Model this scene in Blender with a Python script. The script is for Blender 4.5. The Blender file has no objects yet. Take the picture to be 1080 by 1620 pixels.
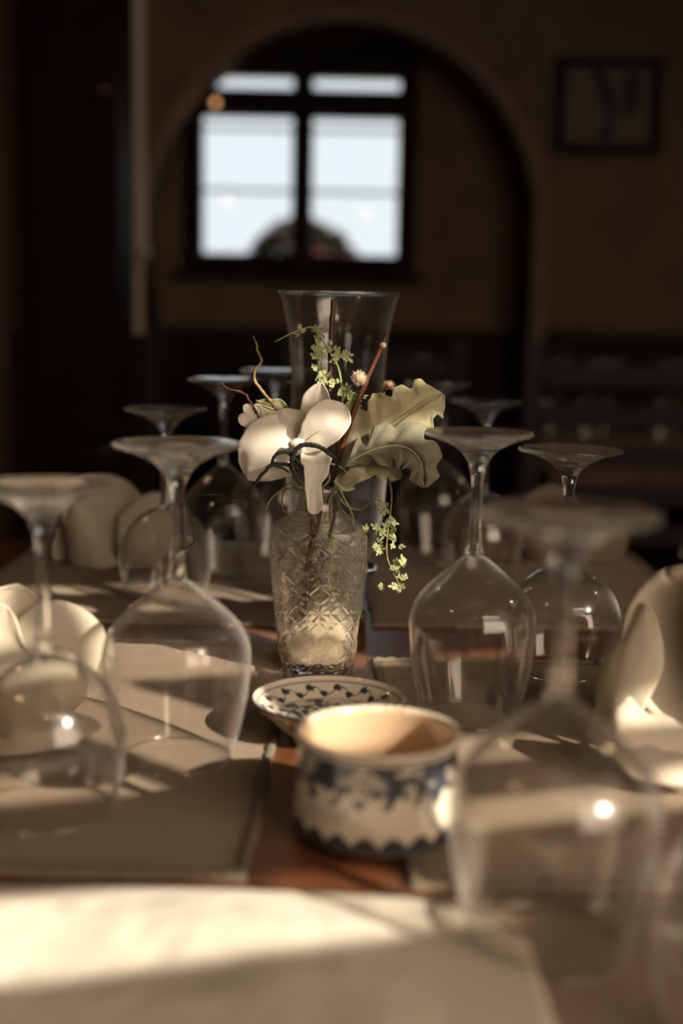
import bpy, bmesh, math, random
from mathutils import Vector, Matrix, noise
R = math.radians
sc = bpy.context.scene
TZ = 0.75                      # height of the table top above the floor
HC = TZ + 0.306                # camera height
PITCH = math.atan(0.15); ROLL = R(1.1); F = 2000.0

# ---------------------------------------------------------------- camera
cd = bpy.data.cameras.new('camera'); cam = bpy.data.objects.new('camera', cd); sc.collection.objects.link(cam)
cd.sensor_fit = 'VERTICAL'; cd.sensor_height = 36.0; cd.lens = F / 1620 * 36
cd.clip_start = 0.02; cd.clip_end = 100
cam.matrix_world = Matrix.Translation((0, 0, HC)) @ Matrix.Rotation(math.pi / 2 - PITCH, 4, 'X') @ Matrix.Rotation(ROLL, 4, 'Z')
cd.dof.use_dof = True; cd.dof.focus_distance = 1.075; cd.dof.aperture_fstop = 2.4
sc.camera = cam

# ---------------------------------------------------------------- sky, sun, exposure
SUN_AZ, SUN_EL = R(-40), R(30)
sd = Vector((math.cos(SUN_AZ) * math.cos(SUN_EL), math.sin(SUN_AZ) * math.cos(SUN_EL), math.sin(SUN_EL)))
w = bpy.data.worlds.new('sky'); sc.world = w; w.use_nodes = True
nt = w.node_tree; nt.nodes.clear()
tc = nt.nodes.new('ShaderNodeTexCoord'); dp = nt.nodes.new('ShaderNodeVectorMath'); dp.operation = 'DOT_PRODUCT'
dp.inputs[1].default_value = sd; nt.links.new(tc.outputs['Generated'], dp.inputs[0])
mr = nt.nodes.new('ShaderNodeMapRange'); mr.interpolation_type = 'SMOOTHSTEP'
mr.inputs['From Min'].default_value = 0.25; mr.inputs['From Max'].default_value = 1.0
nt.links.new(dp.outputs['Value'], mr.inputs['Value'])
mx = nt.nodes.new('ShaderNodeMix'); mx.data_type = 'RGBA'; nt.links.new(mr.outputs[0], mx.inputs['Factor'])
mx.inputs['A'].default_value = (1.0, 1.04, 1.06, 1); mx.inputs['B'].default_value = (8.8, 6.5, 4.8, 1)
bg = nt.nodes.new('ShaderNodeBackground'); wo = nt.nodes.new('ShaderNodeOutputWorld')
nt.links.new(mx.outputs['Result'], bg.inputs['Color']); nt.links.new(bg.outputs[0], wo.inputs[0])
sl = bpy.data.lights.new('sun', 'SUN'); so = bpy.data.objects.new('sun', sl); sc.collection.objects.link(so)
sl.energy = 10.6; sl.color = (1.0, 0.84, 0.67); sl.angle = R(0.35)
so.rotation_euler = sd.to_track_quat('Z', 'Y').to_euler(); so.location = (6, -5, 6)
sc.view_settings.view_transform = 'Standard'; sc.view_settings.look = 'None'
sc.view_settings.exposure = 0.0; sc.view_settings.gamma = 1.0; sc.view_settings.use_curve_mapping = False
cy = sc.cycles
cy.use_denoising = True; cy.max_bounces = 14; cy.diffuse_bounces = 3; cy.glossy_bounces = 5
cy.transmission_bounces = 12; cy.transparent_max_bounces = 40; cy.sample_clamp_indirect = 20.0
cy.caustics_reflective = False; cy.caustics_refractive = True; cy.blur_glossy = 0.3

# ---------------------------------------------------------------- helpers
def pt(x, y, Y, dz=0.0):
    "world point at distance Y in the direction that the photograph shows at (x, y)"
    v = cam.matrix_world.to_3x3() @ Vector((x - 540, 810 - y, -F))
    return Vector((0, 0, HC)) + v * (Y / v.y) + Vector((0, 0, dz))
def onz(x, y, z=TZ):
    v = cam.matrix_world.to_3x3() @ Vector((x - 540, 810 - y, -F))
    return Vector((0, 0, HC)) + v * ((z - HC) / v.z)
def obj(name, bm, m, parent=None, smooth=True, auto=None):
    me = bpy.data.meshes.new(name)
    bmesh.ops.recalc_face_normals(bm, faces=bm.faces)
    bm.to_mesh(me); bm.free()
    for mm in (m if isinstance(m, (list, tuple)) else [m]): me.materials.append(mm)
    if smooth: me.polygons.foreach_set('use_smooth', [True] * len(me.polygons))
    o = bpy.data.objects.new(name, me); sc.collection.objects.link(o)
    if auto is not None and smooth:
        me.set_sharp_from_angle(angle=R(auto))
    if parent is not None: o.parent = parent
    return o
def tag(o, label=None, cat=None, group=None, kind=None):
    if label: o['label'] = label
    if cat: o['category'] = cat
    if group: o['group'] = group
    if kind: o['kind'] = kind
    return o
def thing(name, loc, label, cat, group=None, rz=0.0):
    o = bpy.data.objects.new(name, None); sc.collection.objects.link(o)
    o.empty_display_size = 0.05; o.location = loc; o.rotation_euler = (0, 0, rz)
    return tag(o, label, cat, group)
def dup(root, loc, rz=0.0, label=None, group=None, scale=None):
    def cp(o, par):
        c = o.copy(); sc.collection.objects.link(c); c.parent = par
        for ch in list(o.children): cp(ch, c)
        return c
    r = cp(root, None); r.location = loc; r.rotation_euler = (0, 0, rz)
    if label: r['label'] = label
    if group: r['group'] = group
    if scale: r.scale = scale
    return r
def box(bm, x0, x1, y0, y1, z0, z1, bev=0.0):
    t = bmesh.new()
    bmesh.ops.create_cube(t, size=1.0)
    for v in t.verts:
        v.co = Vector(((x0 + x1) / 2 + v.co.x * (x1 - x0), (y0 + y1) / 2 + v.co.y * (y1 - y0), (z0 + z1) / 2 + v.co.z * (z1 - z0)))
    if bev: bmesh.ops.bevel(t, geom=t.edges[:] , offset=bev, segments=2, affect='EDGES')
    me = bpy.data.meshes.new('t'); t.to_mesh(me); t.free(); bm.from_mesh(me); bpy.data.meshes.remove(me)
    return bm
def bx(*a, **k): return box(bmesh.new(), *a, **k)
def struct(name, bm, m, parent=None, **k):
    o = obj(name, bm, m, parent, smooth=False, **k)
    if parent is None: o['kind'] = 'structure'
    return o
def lathe(prof, seg=64, closed=False):
    bm = bmesh.new(); rings = []
    for r, z in prof:
        if r < 1e-6: rings.append([bm.verts.new((0, 0, z))])
        else: rings.append([bm.verts.new((r * math.cos(2 * math.pi * i / seg), r * math.sin(2 * math.pi * i / seg), z)) for i in range(seg)])
    pairs = list(zip(rings, rings[1:])) + ([(rings[-1], rings[0])] if closed else [])
    for a, b in pairs:
        for i in range(seg):
            j = (i + 1) % seg
            if len(a) == 1 and len(b) == 1: continue
            if len(a) == 1: bm.faces.new((a[0], b[j], b[i]))
            elif len(b) == 1: bm.faces.new((a[i], a[j], b[0]))
            else: bm.faces.new((a[i], a[j], b[j], b[i]))
    return bm
def spl(pts, n):
    "Catmull-Rom through pts (Vectors), n samples"
    P = [Vector(p) for p in pts]; P = [P[0] * 2 - P[1]] + P + [P[-1] * 2 - P[-2]]
    out = []; m = len(P) - 3
    for k in range(n):
        t = k / (n - 1) * m; i = min(int(t), m - 1); t -= i
        a, b, c, d = P[i:i + 4]
        out.append(0.5 * ((2 * b) + (c - a) * t + (2 * a - 5 * b + 4 * c - d) * t * t + (3 * b - a - 3 * c + d) * t ** 3))
    return out
def lerpa(arr, t):
    t = max(0, min(1, t)) * (len(arr) - 1); i = min(int(t), len(arr) - 2)
    return arr[i] + (arr[i + 1] - arr[i]) * (t - i)
def smoothp(prof, n):
    return [(max(0, p.x), p.y) for p in spl([Vector((a, b, 0)) for a, b in prof], n)]
def tube(bm, pts, radii, n=24, seg=7, rough=0.0, rnd=None, kink=0.0):
    Q = spl(pts, n); rings = []; up = Vector((0.13, 0.9, 0.41)).normalized(); side = None
    if kink: Q = [q + kink * Vector((noise.noise(q * 90), noise.noise(q * 90 + Vector((5, 0, 0))), noise.noise(q * 90 + Vector((0, 9, 0))))) for q in Q]
    for k, p in enumerate(Q):
        tg = (Q[min(k + 1, n - 1)] - Q[max(k - 1, 0)]).normalized()
        if side is None: side = tg.cross(up).normalized()
        side = (side - tg * side.dot(tg)).normalized(); s2 = tg.cross(side)
        r = lerpa(radii, k / (n - 1)) if len(radii) > 1 else radii[0]
        ring = []
        for i in range(seg):
            a = 2 * math.pi * i / seg
            rr = r * (1 + (rough * (rnd.random() - 0.5) if rnd else 0))
            ring.append(bm.verts.new(p + (side * math.cos(a) + s2 * math.sin(a)) * rr))
        rings.append(ring)
    for a, b in zip(rings, rings[1:]):
        for i in range(seg): bm.faces.new((a[i], a[(i + 1) % seg], b[(i + 1) % seg], b[i]))
    bm.faces.new(rings[0][::-1]); bm.faces.new(rings[-1])
    return bm
def sheet(rows, thick=0.0, bm=None):
    "rows: list of equally long lists of points -> a surface (with thickness)"
    bm = bm or bmesh.new()
    n, m = len(rows), len(rows[0])
    if thick:
        nor = []
        for i in range(n):
            l = []
            for j in range(m):
                a = rows[min(i + 1, n - 1)][j] - rows[max(i - 1, 0)][j]; b = rows[i][min(j + 1, m - 1)] - rows[i][max(j - 1, 0)]
                c = a.cross(b); l.append(c.normalized() if c.length > 1e-12 else Vector((0, 0, 1)))
            nor.append(l)
        A = [[bm.verts.new(rows[i][j] + nor[i][j] * thick / 2) for j in range(m)] for i in range(n)]
        B = [[bm.verts.new(rows[i][j] - nor[i][j] * thick / 2) for j in range(m)] for i in range(n)]
    else:
        A = [[bm.verts.new(p) for p in r] for r in rows]; B = None
    for i in range(n - 1):
        for j in range(m - 1):
            bm.faces.new((A[i][j], A[i + 1][j], A[i + 1][j + 1], A[i][j + 1]))
            if B: bm.faces.new((B[i][j], B[i][j + 1], B[i + 1][j + 1], B[i + 1][j]))
    if B:
        for i in range(n - 1):
            bm.faces.new((A[i][0], B[i][0], B[i + 1][0], A[i + 1][0])); bm.faces.new((A[i][-1], A[i + 1][-1], B[i + 1][-1], B[i][-1]))
        for j in range(m - 1):
            bm.faces.new((A[0][j], A[0][j + 1], B[0][j + 1], B[0][j])); bm.faces.new((A[-1][j], B[-1][j], B[-1][j + 1], A[-1][j + 1]))
    return bm
def leafmesh(spine, wl, wr, nrm, cup=0.0, ripple=0.0, freq=5, nu=36, nv=15, thick=0.0008, seed=0, twist=0.0, veins=0.0, curl=0.0, tip=0.0):
    """a petal or leaf: spine points, half widths on its two sides, facing nrm; cup bends the edges toward nrm"""
    S = spl(spine, 6 * nu); rows = []
    if tip: S = [S[min(6 * nu - 1, int(round((6 * nu - 1) * math.sin(k / (nu - 1) * math.pi / 2) ** 1.0)))] for k in range(nu)]; TT = [math.sin(k / (nu - 1) * math.pi / 2) for k in range(nu)]
    else: S = [S[round(k * (6 * nu - 1) / (nu - 1))] for k in range(nu)]; TT = [k / (nu - 1) for k in range(nu)]
    rows = []; nrm = Vector(nrm).normalized()
    L = sum((b - a).length for a, b in zip(S, S[1:]))
    for k in range(nu):
        t = TT[k]; tg = (S[min(k + 1, nu - 1)] - S[max(k - 1, 0)]).normalized()
        N = (nrm - tg * nrm.dot(tg)).normalized(); sd_ = tg.cross(N)
        if twist: M_ = Matrix.Rotation(twist * t, 3, tg); N = M_ @ N; sd_ = M_ @ sd_
        row = []
        for j in range(nv):
            v = 2 * j / (nv - 1) - 1
            W_ = wl if v < 0 else wr
            if tip:
                tt_ = t * (len(W_) - 2); i_ = min(int(tt_), len(W_) - 3); f_ = tt_ - i_; f_ = f_ * f_ * (3 - 2 * f_)
                wd = W_[i_] + (W_[i_ + 1] - W_[i_]) * f_
                if t > 1 - tip: wd *= math.sqrt(max(0.0004, 1 - ((t - 1 + tip) / tip) ** 2))
            else:
                tt_ = t * (len(W_) - 1); i_ = min(int(tt_), len(W_) - 2); f_ = tt_ - i_; f_ = f_ * f_ * (3 - 2 * f_); wd = W_[i_] + (W_[i_ + 1] - W_[i_]) * f_
            h = cup * v * v * wd + ripple * abs(v) ** 1.5 * math.sin(freq * math.pi * 2 * t + (0 if v < 0 else 1.7) + seed) \
                + veins * (abs(((t * 7 - abs(v) * 1.1) % 1) - 0.5) - 0.25) * (0.3 + abs(v)) - veins * 1.5 * max(0, 1 - abs(v) * 5)
            h += 0.0012 * noise.noise(Vector((t * 4 + seed, v * 2, seed))) + curl * t * t * L
            row.append(S[k] + sd_ * (v * wd) + N * h)
        rows.append(row)
    return sheet(rows, thick)

# ---------------------------------------------------------------- materials
def mat(name, col=(0.5, 0.5, 0.5), rough=0.5, metal=0.0, **kw):
    m = bpy.data.materials.new(name); m.use_nodes = True
    b = m.node_tree.nodes['Principled BSDF']
    b.inputs['Base Color'].default_value = (*col, 1); b.inputs['Roughness'].default_value = rough; b.inputs['Metallic'].default_value = metal
    for k, v in kw.items(): b.inputs[k.replace('_', ' ')].default_value = v
    return m
def nd(m, t, **kw):
    n = m.node_tree.nodes.new(t)
    for k, v in kw.items(): setattr(n, k, v)
    return n
def lk(m, a, b): m.node_tree.links.new(a, b)
def noisy(m, c0, c1, scale=20, bump=0.0, bscale=None, stretch=(1, 1, 1), dist=0.001):
    b = m.node_tree.nodes['Principled BSDF']
    t = nd(m, 'ShaderNodeTexCoord'); mp = nd(m, 'ShaderNodeMapping'); mp.inputs['Scale'].default_value = stretch
    lk(m, t.outputs['Object'], mp.inputs['Vector'])
    n = nd(m, 'ShaderNodeTexNoise'); n.inputs['Scale'].default_value = scale; n.inputs['Detail'].default_value = 6
    lk(m, mp.outputs[0], n.inputs['Vector'])
    r = nd(m, 'ShaderNodeValToRGB'); r.color_ramp.elements[0].position = 0.3; r.color_ramp.elements[1].position = 0.7
    r.color_ramp.elements[0].color = (*c0, 1); r.color_ramp.elements[1].color = (*c1, 1)
    lk(m, n.outputs['Fac'], r.inputs[0]); lk(m, r.outputs[0], b.inputs['Base Color'])
    if bump:
        n2 = nd(m, 'ShaderNodeTexNoise'); n2.inputs['Scale'].default_value = bscale or scale * 3; n2.inputs['Detail'].default_value = 4
        lk(m, mp.outputs[0], n2.inputs['Vector'])
        bu = nd(m, 'ShaderNodeBump'); bu.inputs['Strength'].default_value = bump; bu.inputs['Distance'].default_value = dist
        lk(m, n2.outputs['Fac'], bu.inputs['Height']); lk(m, bu.outputs[0], b.inputs['Normal'])
    return m
def woven(name, c0, c1, sx=420, sy=260, rough=0.9, bump=0.6, translucent=0.0):
    m = mat(name, c0, rough); b = m.node_tree.nodes['Principled BSDF']
    b.inputs['Sheen Weight'].default_value = 0.15
    t = nd(m, 'ShaderNodeTexCoord')
    ws = []
    for ax, s in (('X', sx), ('Y', sy)):
        wv = nd(m, 'ShaderNodeTexWave', bands_direction=ax); wv.inputs['Scale'].default_value = s / 6.28; wv.inputs['Distortion'].default_value = 0.6
        wv.inputs['Detail'].default_value = 1; lk(m, t.outputs['Object'], wv.inputs['Vector']); ws.append(wv)
    mul = nd(m, 'ShaderNodeMath', operation='ADD'); lk(m, ws[0].outputs['Fac'], mul.inputs[0]); lk(m, ws[1].outputs['Fac'], mul.inputs[1])
    n = nd(m, 'ShaderNodeTexNoise'); n.inputs['Scale'].default_value = 14; n.inputs['Detail'].default_value = 8; mp = nd(m, 'ShaderNodeMapping'); mp.inputs['Scale'].default_value = (0.6, 14, 1) if sx < 5000 else (1, 1, 1); lk(m, t.outputs['Object'], mp.inputs['Vector']); lk(m, mp.outputs[0], n.inputs['Vector'])
    md = nd(m, 'ShaderNodeMath', operation='MULTIPLY'); lk(m, mul.outputs[0], md.inputs[0]); lk(m, n.outputs['Fac'], md.inputs[1])
    mixc = nd(m, 'ShaderNodeMix', data_type='RGBA'); mixc.inputs['A'].default_value = (*c0, 1); mixc.inputs['B'].default_value = (*c1, 1)
    lk(m, md.outputs[0], mixc.inputs['Factor']); lk(m, mixc.outputs['Result'], b.inputs['Base Color'])
    bu = nd(m, 'ShaderNodeBump'); bu.inputs['Strength'].default_value = bump; bu.inputs['Distance'].default_value = 0.0008
    lk(m, mul.outputs[0], bu.inputs['Height']); lk(m, bu.outputs[0], b.inputs['Normal'])
    if translucent: translu(m, translucent)
    return m
def translu(m, fac, tint=None):
    "let part of the light through a thin sheet"
    b = m.node_tree.nodes['Principled BSDF']; out = m.node_tree.nodes['Material Output']
    tr = nd(m, 'ShaderNodeBsdfTranslucent'); mixs = nd(m, 'ShaderNodeMixShader'); mixs.inputs[0].default_value = fac
    src = b.inputs['Base Color']
    if src.is_linked: lk(m, src.links[0].from_socket, tr.inputs['Color'])
    else: tr.inputs['Color'].default_value = src.default_value
    lk(m, b.outputs[0], mixs.inputs[1]); lk(m, tr.outputs[0], mixs.inputs[2]); lk(m, mixs.outputs[0], out.inputs['Surface'])
    return m
def vcol(m, name='paint'):
    b = m.node_tree.nodes['Principled BSDF']; a = nd(m, 'ShaderNodeAttribute'); a.attribute_name = name
    lk(m, a.outputs['Color'], b.inputs['Base Color']); return m
def paint(o, fn, name='paint'):
    me = o.data; ca = me.color_attributes.new(name, 'FLOAT_COLOR', 'POINT')
    for i, v in enumerate(me.vertices): ca.data[i].color = (*fn(v.co), 1)
def glass_thin(name, tint=(1, 1, 1), ior=1.5, rough=0.02, lit_haze=0.0):
    m = bpy.data.materials.new(name); m.use_nodes = True; m.node_tree.nodes.clear()
    out = nd(m, 'ShaderNodeOutputMaterial'); tr = nd(m, 'ShaderNodeBsdfTransparent'); gl = nd(m, 'ShaderNodeBsdfGlossy'); lw = nd(m, 'ShaderNodeLayerWeight'); lw.inputs['Blend'].default_value = 0.5; pw_ = nd(m, 'ShaderNodeMath', operation='POWER'); pw_.inputs[1].default_value = 3.2
    fr = nd(m, 'ShaderNodeMapRange'); f0 = ((ior - 1) / (ior + 1)) ** 2; fr.inputs['To Min'].default_value = f0; fr.inputs['To Max'].default_value = 1.0
    lk(m, lw.outputs['Facing'], pw_.inputs[0]); lk(m, pw_.outputs[0], fr.inputs['Value'])
    tr.inputs['Color'].default_value = (*tint, 1); gl.inputs['Roughness'].default_value = rough
    gl.inputs['Color'].default_value = (1, 1, 1, 1)
    g2 = nd(m, 'ShaderNodeBsdfGlossy'); g2.inputs['Roughness'].default_value = 0.16; gm = nd(m, 'ShaderNodeMixShader'); gm.inputs[0].default_value = 0.4
    lk(m, gl.outputs[0], gm.inputs[1]); lk(m, g2.outputs[0], gm.inputs[2])
    mx_ = nd(m, 'ShaderNodeMixShader'); lk(m, fr.outputs[0], mx_.inputs[0]); lk(m, tr.outputs[0], mx_.inputs[1]); lk(m, gm.outputs[0], mx_.inputs[2])
    last = mx_
    if lit_haze:  # pale scatter imitating a lit haze and bright edges on the glass
        df = nd(m, 'ShaderNodeBsdfTranslucent'); df.inputs['Color'].default_value = (0.9, 0.86, 0.8, 1)
        d2 = nd(m, 'ShaderNodeBsdfDiffuse'); d2.inputs['Color'].default_value = (0.9, 0.86, 0.8, 1)
        ms = nd(m, 'ShaderNodeMixShader'); lk(m, df.outputs[0], ms.inputs[1]); lk(m, d2.outputs[0], ms.inputs[2])
        t = nd(m, 'ShaderNodeTexCoord'); n = nd(m, 'ShaderNodeTexNoise'); n.inputs['Scale'].default_value = 45; n.inputs['Detail'].default_value = 9
        lk(m, t.outputs['Object'], n.inputs['Vector'])
        mm = nd(m, 'ShaderNodeMapRange'); mm.inputs['From Min'].default_value = 0.45; mm.inputs['From Max'].default_value = 0.8
        mm.inputs['To Min'].default_value = lit_haze * 0.3; mm.inputs['To Max'].default_value = lit_haze * 2; lk(m, n.outputs['Fac'], mm.inputs['Value'])
        p5 = nd(m, 'ShaderNodeMath', operation='POWER'); p5.inputs[1].default_value = 5.0; lk(m, lw.outputs['Facing'], p5.inputs[0])
        ma = nd(m, 'ShaderNodeMath', operation='MULTIPLY_ADD'); ma.inputs[1].default_value = 0.42; lk(m, p5.outputs[0], ma.inputs[0]); lk(m, mm.outputs[0], ma.inputs[2])
        m3 = nd(m, 'ShaderNodeMixShader'); lk(m, ma.outputs[0], m3.inputs[0]); lk(m, last.outputs[0], m3.inputs[1]); lk(m, ms.outputs[0], m3.inputs[2]); last = m3
    lk(m, last.outputs[0], out.inputs['Surface'])
    return m
def glass_solid(name, ior=1.46, rough=0.0, clear=0.0, tint=(1, 1, 1), sun_haze=0.0):
    m = bpy.data.materials.new(name); m.use_nodes = True; m.node_tree.nodes.clear()
    out = nd(m, 'ShaderNodeOutputMaterial'); g = nd(m, 'ShaderNodeBsdfGlass'); g.inputs['IOR'].default_value = ior; g.inputs['Roughness'].default_value = rough
    g.inputs['Color'].default_value = (*tint, 1)
    if clear:
        tr = nd(m, 'ShaderNodeBsdfTransparent'); mx_ = nd(m, 'ShaderNodeMixShader'); mx_.inputs[0].default_value = clear
        lk(m, g.outputs[0], mx_.inputs[1]); lk(m, tr.outputs[0], mx_.inputs[2]); lk(m, mx_.outputs[0], out.inputs['Surface'])
        if sun_haze:  # translucent share imitates sunlight scattered inside the glass
            df = nd(m, 'ShaderNodeBsdfTranslucent'); df.inputs['Color'].default_value = (0.95, 0.9, 0.8, 1); m3 = nd(m, 'ShaderNodeMixShader'); m3.inputs[0].default_value = sun_haze
            lk(m, mx_.outputs[0], m3.inputs[1]); lk(m, df.outputs[0], m3.inputs[2]); lk(m, m3.outputs[0], out.inputs['Surface'])
    else: lk(m, g.outputs[0], out.inputs['Surface'])
    return m

M = {}
M['plaster'] = noisy(mat('brown_plaster', rough=0.9), (0.145, 0.09, 0.057), (0.19, 0.12, 0.075), 6, 0.3, 60)
M['plaster_lit'] = noisy(mat('lit_plaster', rough=0.85), (0.72, 0.60, 0.50), (0.80, 0.68, 0.57), 5, 0.3, 60)  # paler copy of the wall plaster, light on the pier put into its colour
M['plaster_mid'] = noisy(mat('edge_plaster', rough=0.85), (0.20, 0.135, 0.09), (0.25, 0.17, 0.115), 5, 0.3, 60)
M['ceiling'] = noisy(mat('ceiling_paint', rough=0.95), (0.05, 0.04, 0.03), (0.07, 0.055, 0.04), 5)
M['floor'] = noisy(mat('floor_boards', rough=0.4), (0.06, 0.035, 0.02), (0.11, 0.06, 0.035), 10, 0.2, 40, (1, 8, 1))
M['darkwood'] = noisy(mat('dark_wood', rough=0.7, Specular_IOR_Level=0.25), (0.010, 0.007, 0.006), (0.020, 0.012, 0.009), 12, 0.15, 60, (1, 1, 6))
M['blackwood'] = noisy(mat('window_wood', rough=0.75, Specular_IOR_Level=0.15), (0.012, 0.009, 0.008), (0.022, 0.016, 0.012), 12, 0.1, 50)
M['table'] = noisy(mat('varnished_table_wood', rough=0.32), (0.10, 0.035, 0.014), (0.20, 0.075, 0.03), 7, 0.12, 50, (7, 0.8, 1))
M['mat'] = woven('tan_woven_linen', (0.27, 0.19, 0.12), (0.46, 0.345, 0.23), 1233, 897, bump=0.9)
M['hem'] = woven('stitched_hem', (0.36, 0.28, 0.19), (0.55, 0.45, 0.32), 5200, 5200, bump=1.0)
M['napkin'] = woven('cream_cotton', (0.70, 0.62, 0.48), (0.78, 0.71, 0.57), 9000, 9000, bump=0.15, translucent=0.25)
M['napkin_shaded'] = woven('shaded_cotton', (0.12, 0.085, 0.055), (0.17, 0.12, 0.08), 9000, 9000, bump=0.15)  # darker copy of the napkin cotton, shade put into its colour
M['cloth'] = woven('cream_linen', (0.70, 0.63, 0.50), (0.80, 0.74, 0.62), 5000, 5000, bump=0.4)
M['glass_bowl'] = glass_thin('clear_bowl_glass', (0.985, 0.98, 0.97), 1.45, 0.015, 0.012)
M['glass_stem'] = glass_solid('clear_stem_glass', 1.46, 0.0, 0.10, sun_haze=0.03)
M['glass_chimney'] = glass_thin('chimney_glass', (0.96, 0.965, 0.97), 1.5, 0.03, 0.012)
M['glass_vase'] = glass_solid('cut_vase_glass', 1.5, 0.0, 0.30, (1, 0.985, 0.95), sun_haze=0.045)
M['pane'] = glass_thin('window_pane_glass', (0.95, 0.97, 0.98), 1.5, 0.0)
M['chrome'] = mat('chrome', (0.75, 0.72, 0.68), 0.12, 1.0)
M['ceramic'] = vcol(mat('painted_ceramic', rough=0.12, Coat_Weight=0.5))
M['wax'] = noisy(mat('tan_wax', rough=0.18, Coat_Weight=0.4), (0.42, 0.23, 0.10), (0.50, 0.29, 0.14), 20)
M['petal'] = translu(noisy(mat('white_silk_petal', rough=0.6), (0.82, 0.77, 0.66), (0.88, 0.83, 0.73), 40, 0.1, 300, dist=0.0003), 0.35)
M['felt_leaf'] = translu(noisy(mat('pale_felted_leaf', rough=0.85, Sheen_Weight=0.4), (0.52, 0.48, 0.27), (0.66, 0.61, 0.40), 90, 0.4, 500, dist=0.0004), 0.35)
M['felt_leaf_shaded'] = translu(noisy(mat('shaded_felted_leaf', rough=0.85, Sheen_Weight=0.3), (0.20, 0.19, 0.125), (0.31, 0.29, 0.19), 90, 0.4, 500, dist=0.0004), 0.25)  # darker copy of the felted leaf, shade put into its colour
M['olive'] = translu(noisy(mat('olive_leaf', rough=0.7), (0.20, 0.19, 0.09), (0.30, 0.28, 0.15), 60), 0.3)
M['sprig'] = translu(noisy(mat('pale_green_sprig', rough=0.7), (0.38, 0.44, 0.20), (0.56, 0.60, 0.34), 120), 0.35)
M['green'] = noisy(mat('green_tendril', rough=0.6), (0.22, 0.24, 0.10), (0.36, 0.38, 0.18), 80)
M['bark_red'] = noisy(mat('red_brown_bark', rough=0.5), (0.05, 0.016, 0.010), (0.13, 0.042, 0.022), 90, 0.6, 400, dist=0.0006)
M['bark'] = noisy(mat('curly_twig_bark', rough=0.75), (0.12, 0.07, 0.03), (0.36, 0.25, 0.12), 160, 0.8, 600, dist=0.0006)
M['bark_dark'] = noisy(mat('dark_tendril_bark', rough=0.55), (0.010, 0.010, 0.008), (0.035, 0.035, 0.025), 120, 0.5, 500, dist=0.0005)
M['fuzz'] = noisy(mat('catkin_fuzz', rough=0.95, Sheen_Weight=0.6), (0.42, 0.32, 0.20), (0.62, 0.50, 0.34), 200)
M['bud'] = noisy(mat('dry_bud', rough=0.9), (0.14, 0.08, 0.04), (0.34, 0.22, 0.12), 200)
M['sand'] = noisy(mat('pale_decor_granules', rough=0.8), (0.72, 0.62, 0.46), (0.88, 0.80, 0.64), 300, 0.5, 800)
M['brass'] = mat('brass', (0.75, 0.5, 0.22), 0.25, 1.0)
M['black'] = mat('black_fabric', (0.012, 0.012, 0.014), 0.8)
M['print'] = mat('picture_ink', (0.02, 0.018, 0.02), 0.7)
M['paper'] = noisy(mat('picture_paper', rough=0.8), (0.13, 0.095, 0.08), (0.18, 0.14, 0.115), 8)
M['ground'] = noisy(mat('outside_gravel', rough=0.95), (0.25, 0.22, 0.18), (0.35, 0.31, 0.26), 3)
M['bush'] = translu(noisy(mat('bush_leaf', rough=0.7), (0.015, 0.02, 0.012), (0.04, 0.05, 0.025), 10), 0.2)
M['pink'] = mat('pink_blossom', (0.5, 0.12, 0.25), 0.7)
M['grey_bar'] = mat('pale_glazing_bar', (0.40, 0.42, 0.43), 0.6)

# ---------------------------------------------------------------- the room
XL, XR, YN, YA, YB, ZC = -1.9, 2.7, -1.8, 4.6, 5.0, 2.6
def slab(z0, z1):
    bm = bmesh.new(); P_ = [(XL - .2, -1.06 + .31 * (XL - .2)), (XR + .2, -1.06 + .31 * (XR + .2)), (XR + .2, YB + .2), (XL - .2, YB + .2)]
    A = [bm.verts.new((x, y, z0)) for x, y in P_]; B = [bm.verts.new((x, y, z1)) for x, y in P_]
    bm.faces.new(A[::-1]); bm.faces.new(B)
    for i in range(4): bm.faces.new((A[i], A[(i + 1) % 4], B[(i + 1) % 4], B[i]))
    return bm
struct('floor', slab(-0.1, 0), M['floor'])
struct('ceiling', slab(ZC, ZC + 0.1), M['ceiling'])
struct('wall_left', bx(XL - 0.2, XL, -1.6, YB + 0.2, 0, ZC), M['plaster'])
struct('wall_right', bx(XR, XR + 0.2, -0.1, YB + 0.2, 0, ZC), M['plaster'])
# the wall behind the camera runs at a slight angle; its window lets the sun in from the right
WA = math.atan(0.31); WC, WS = math.cos(WA), math.sin(WA)
def onwall(o): o.location = (0, -1.0, 0); o.rotation_euler = (0, 0, WA); return o
u0, u1, w0, w1 = 0.55 / WC, 2.05 / WC, 0.95, 2.44
bm = bmesh.new()
box(bm, -2.15, u0, -0.06, 0.06, 0, ZC); box(bm, u1, 3.0, -0.06, 0.06, 0, ZC); box(bm, u0, u1, -0.06, 0.06, 0, w0); box(bm, u0, u1, -0.06, 0.06, w1, ZC)
onwall(struct('wall_front', bm, M['plaster']))
bm = bmesh.new(); t_ = 0.03
box(bm, u0, u0 + t_, -0.02, 0.02, w0, w1); box(bm, u1 - t_, u1, -0.02, 0.02, w0, w1); box(bm, u0 + t_, u1 - t_, -0.02, 0.02, w0, w0 + t_); box(bm, u0 + t_, u1 - t_, -0.02, 0.02, w1 - .02, w1)
W2 = onwall(struct('window_2', bm, M['darkwood'])); um, uq = 1.495 / WC, 1.90 / WC
obj('mullion', bx(uq - 0.005, uq + 0.005, -0.018, 0.018, 2.045, w1 - .02), M['darkwood'], W2, smooth=False)  # added mullion, lets the slats shade each side differently
obj('mullion', bx(um - 0.006, um + 0.006, -0.018, 0.018, w0 + t_, w1 - .02), M['darkwood'], W2, smooth=False)
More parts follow.
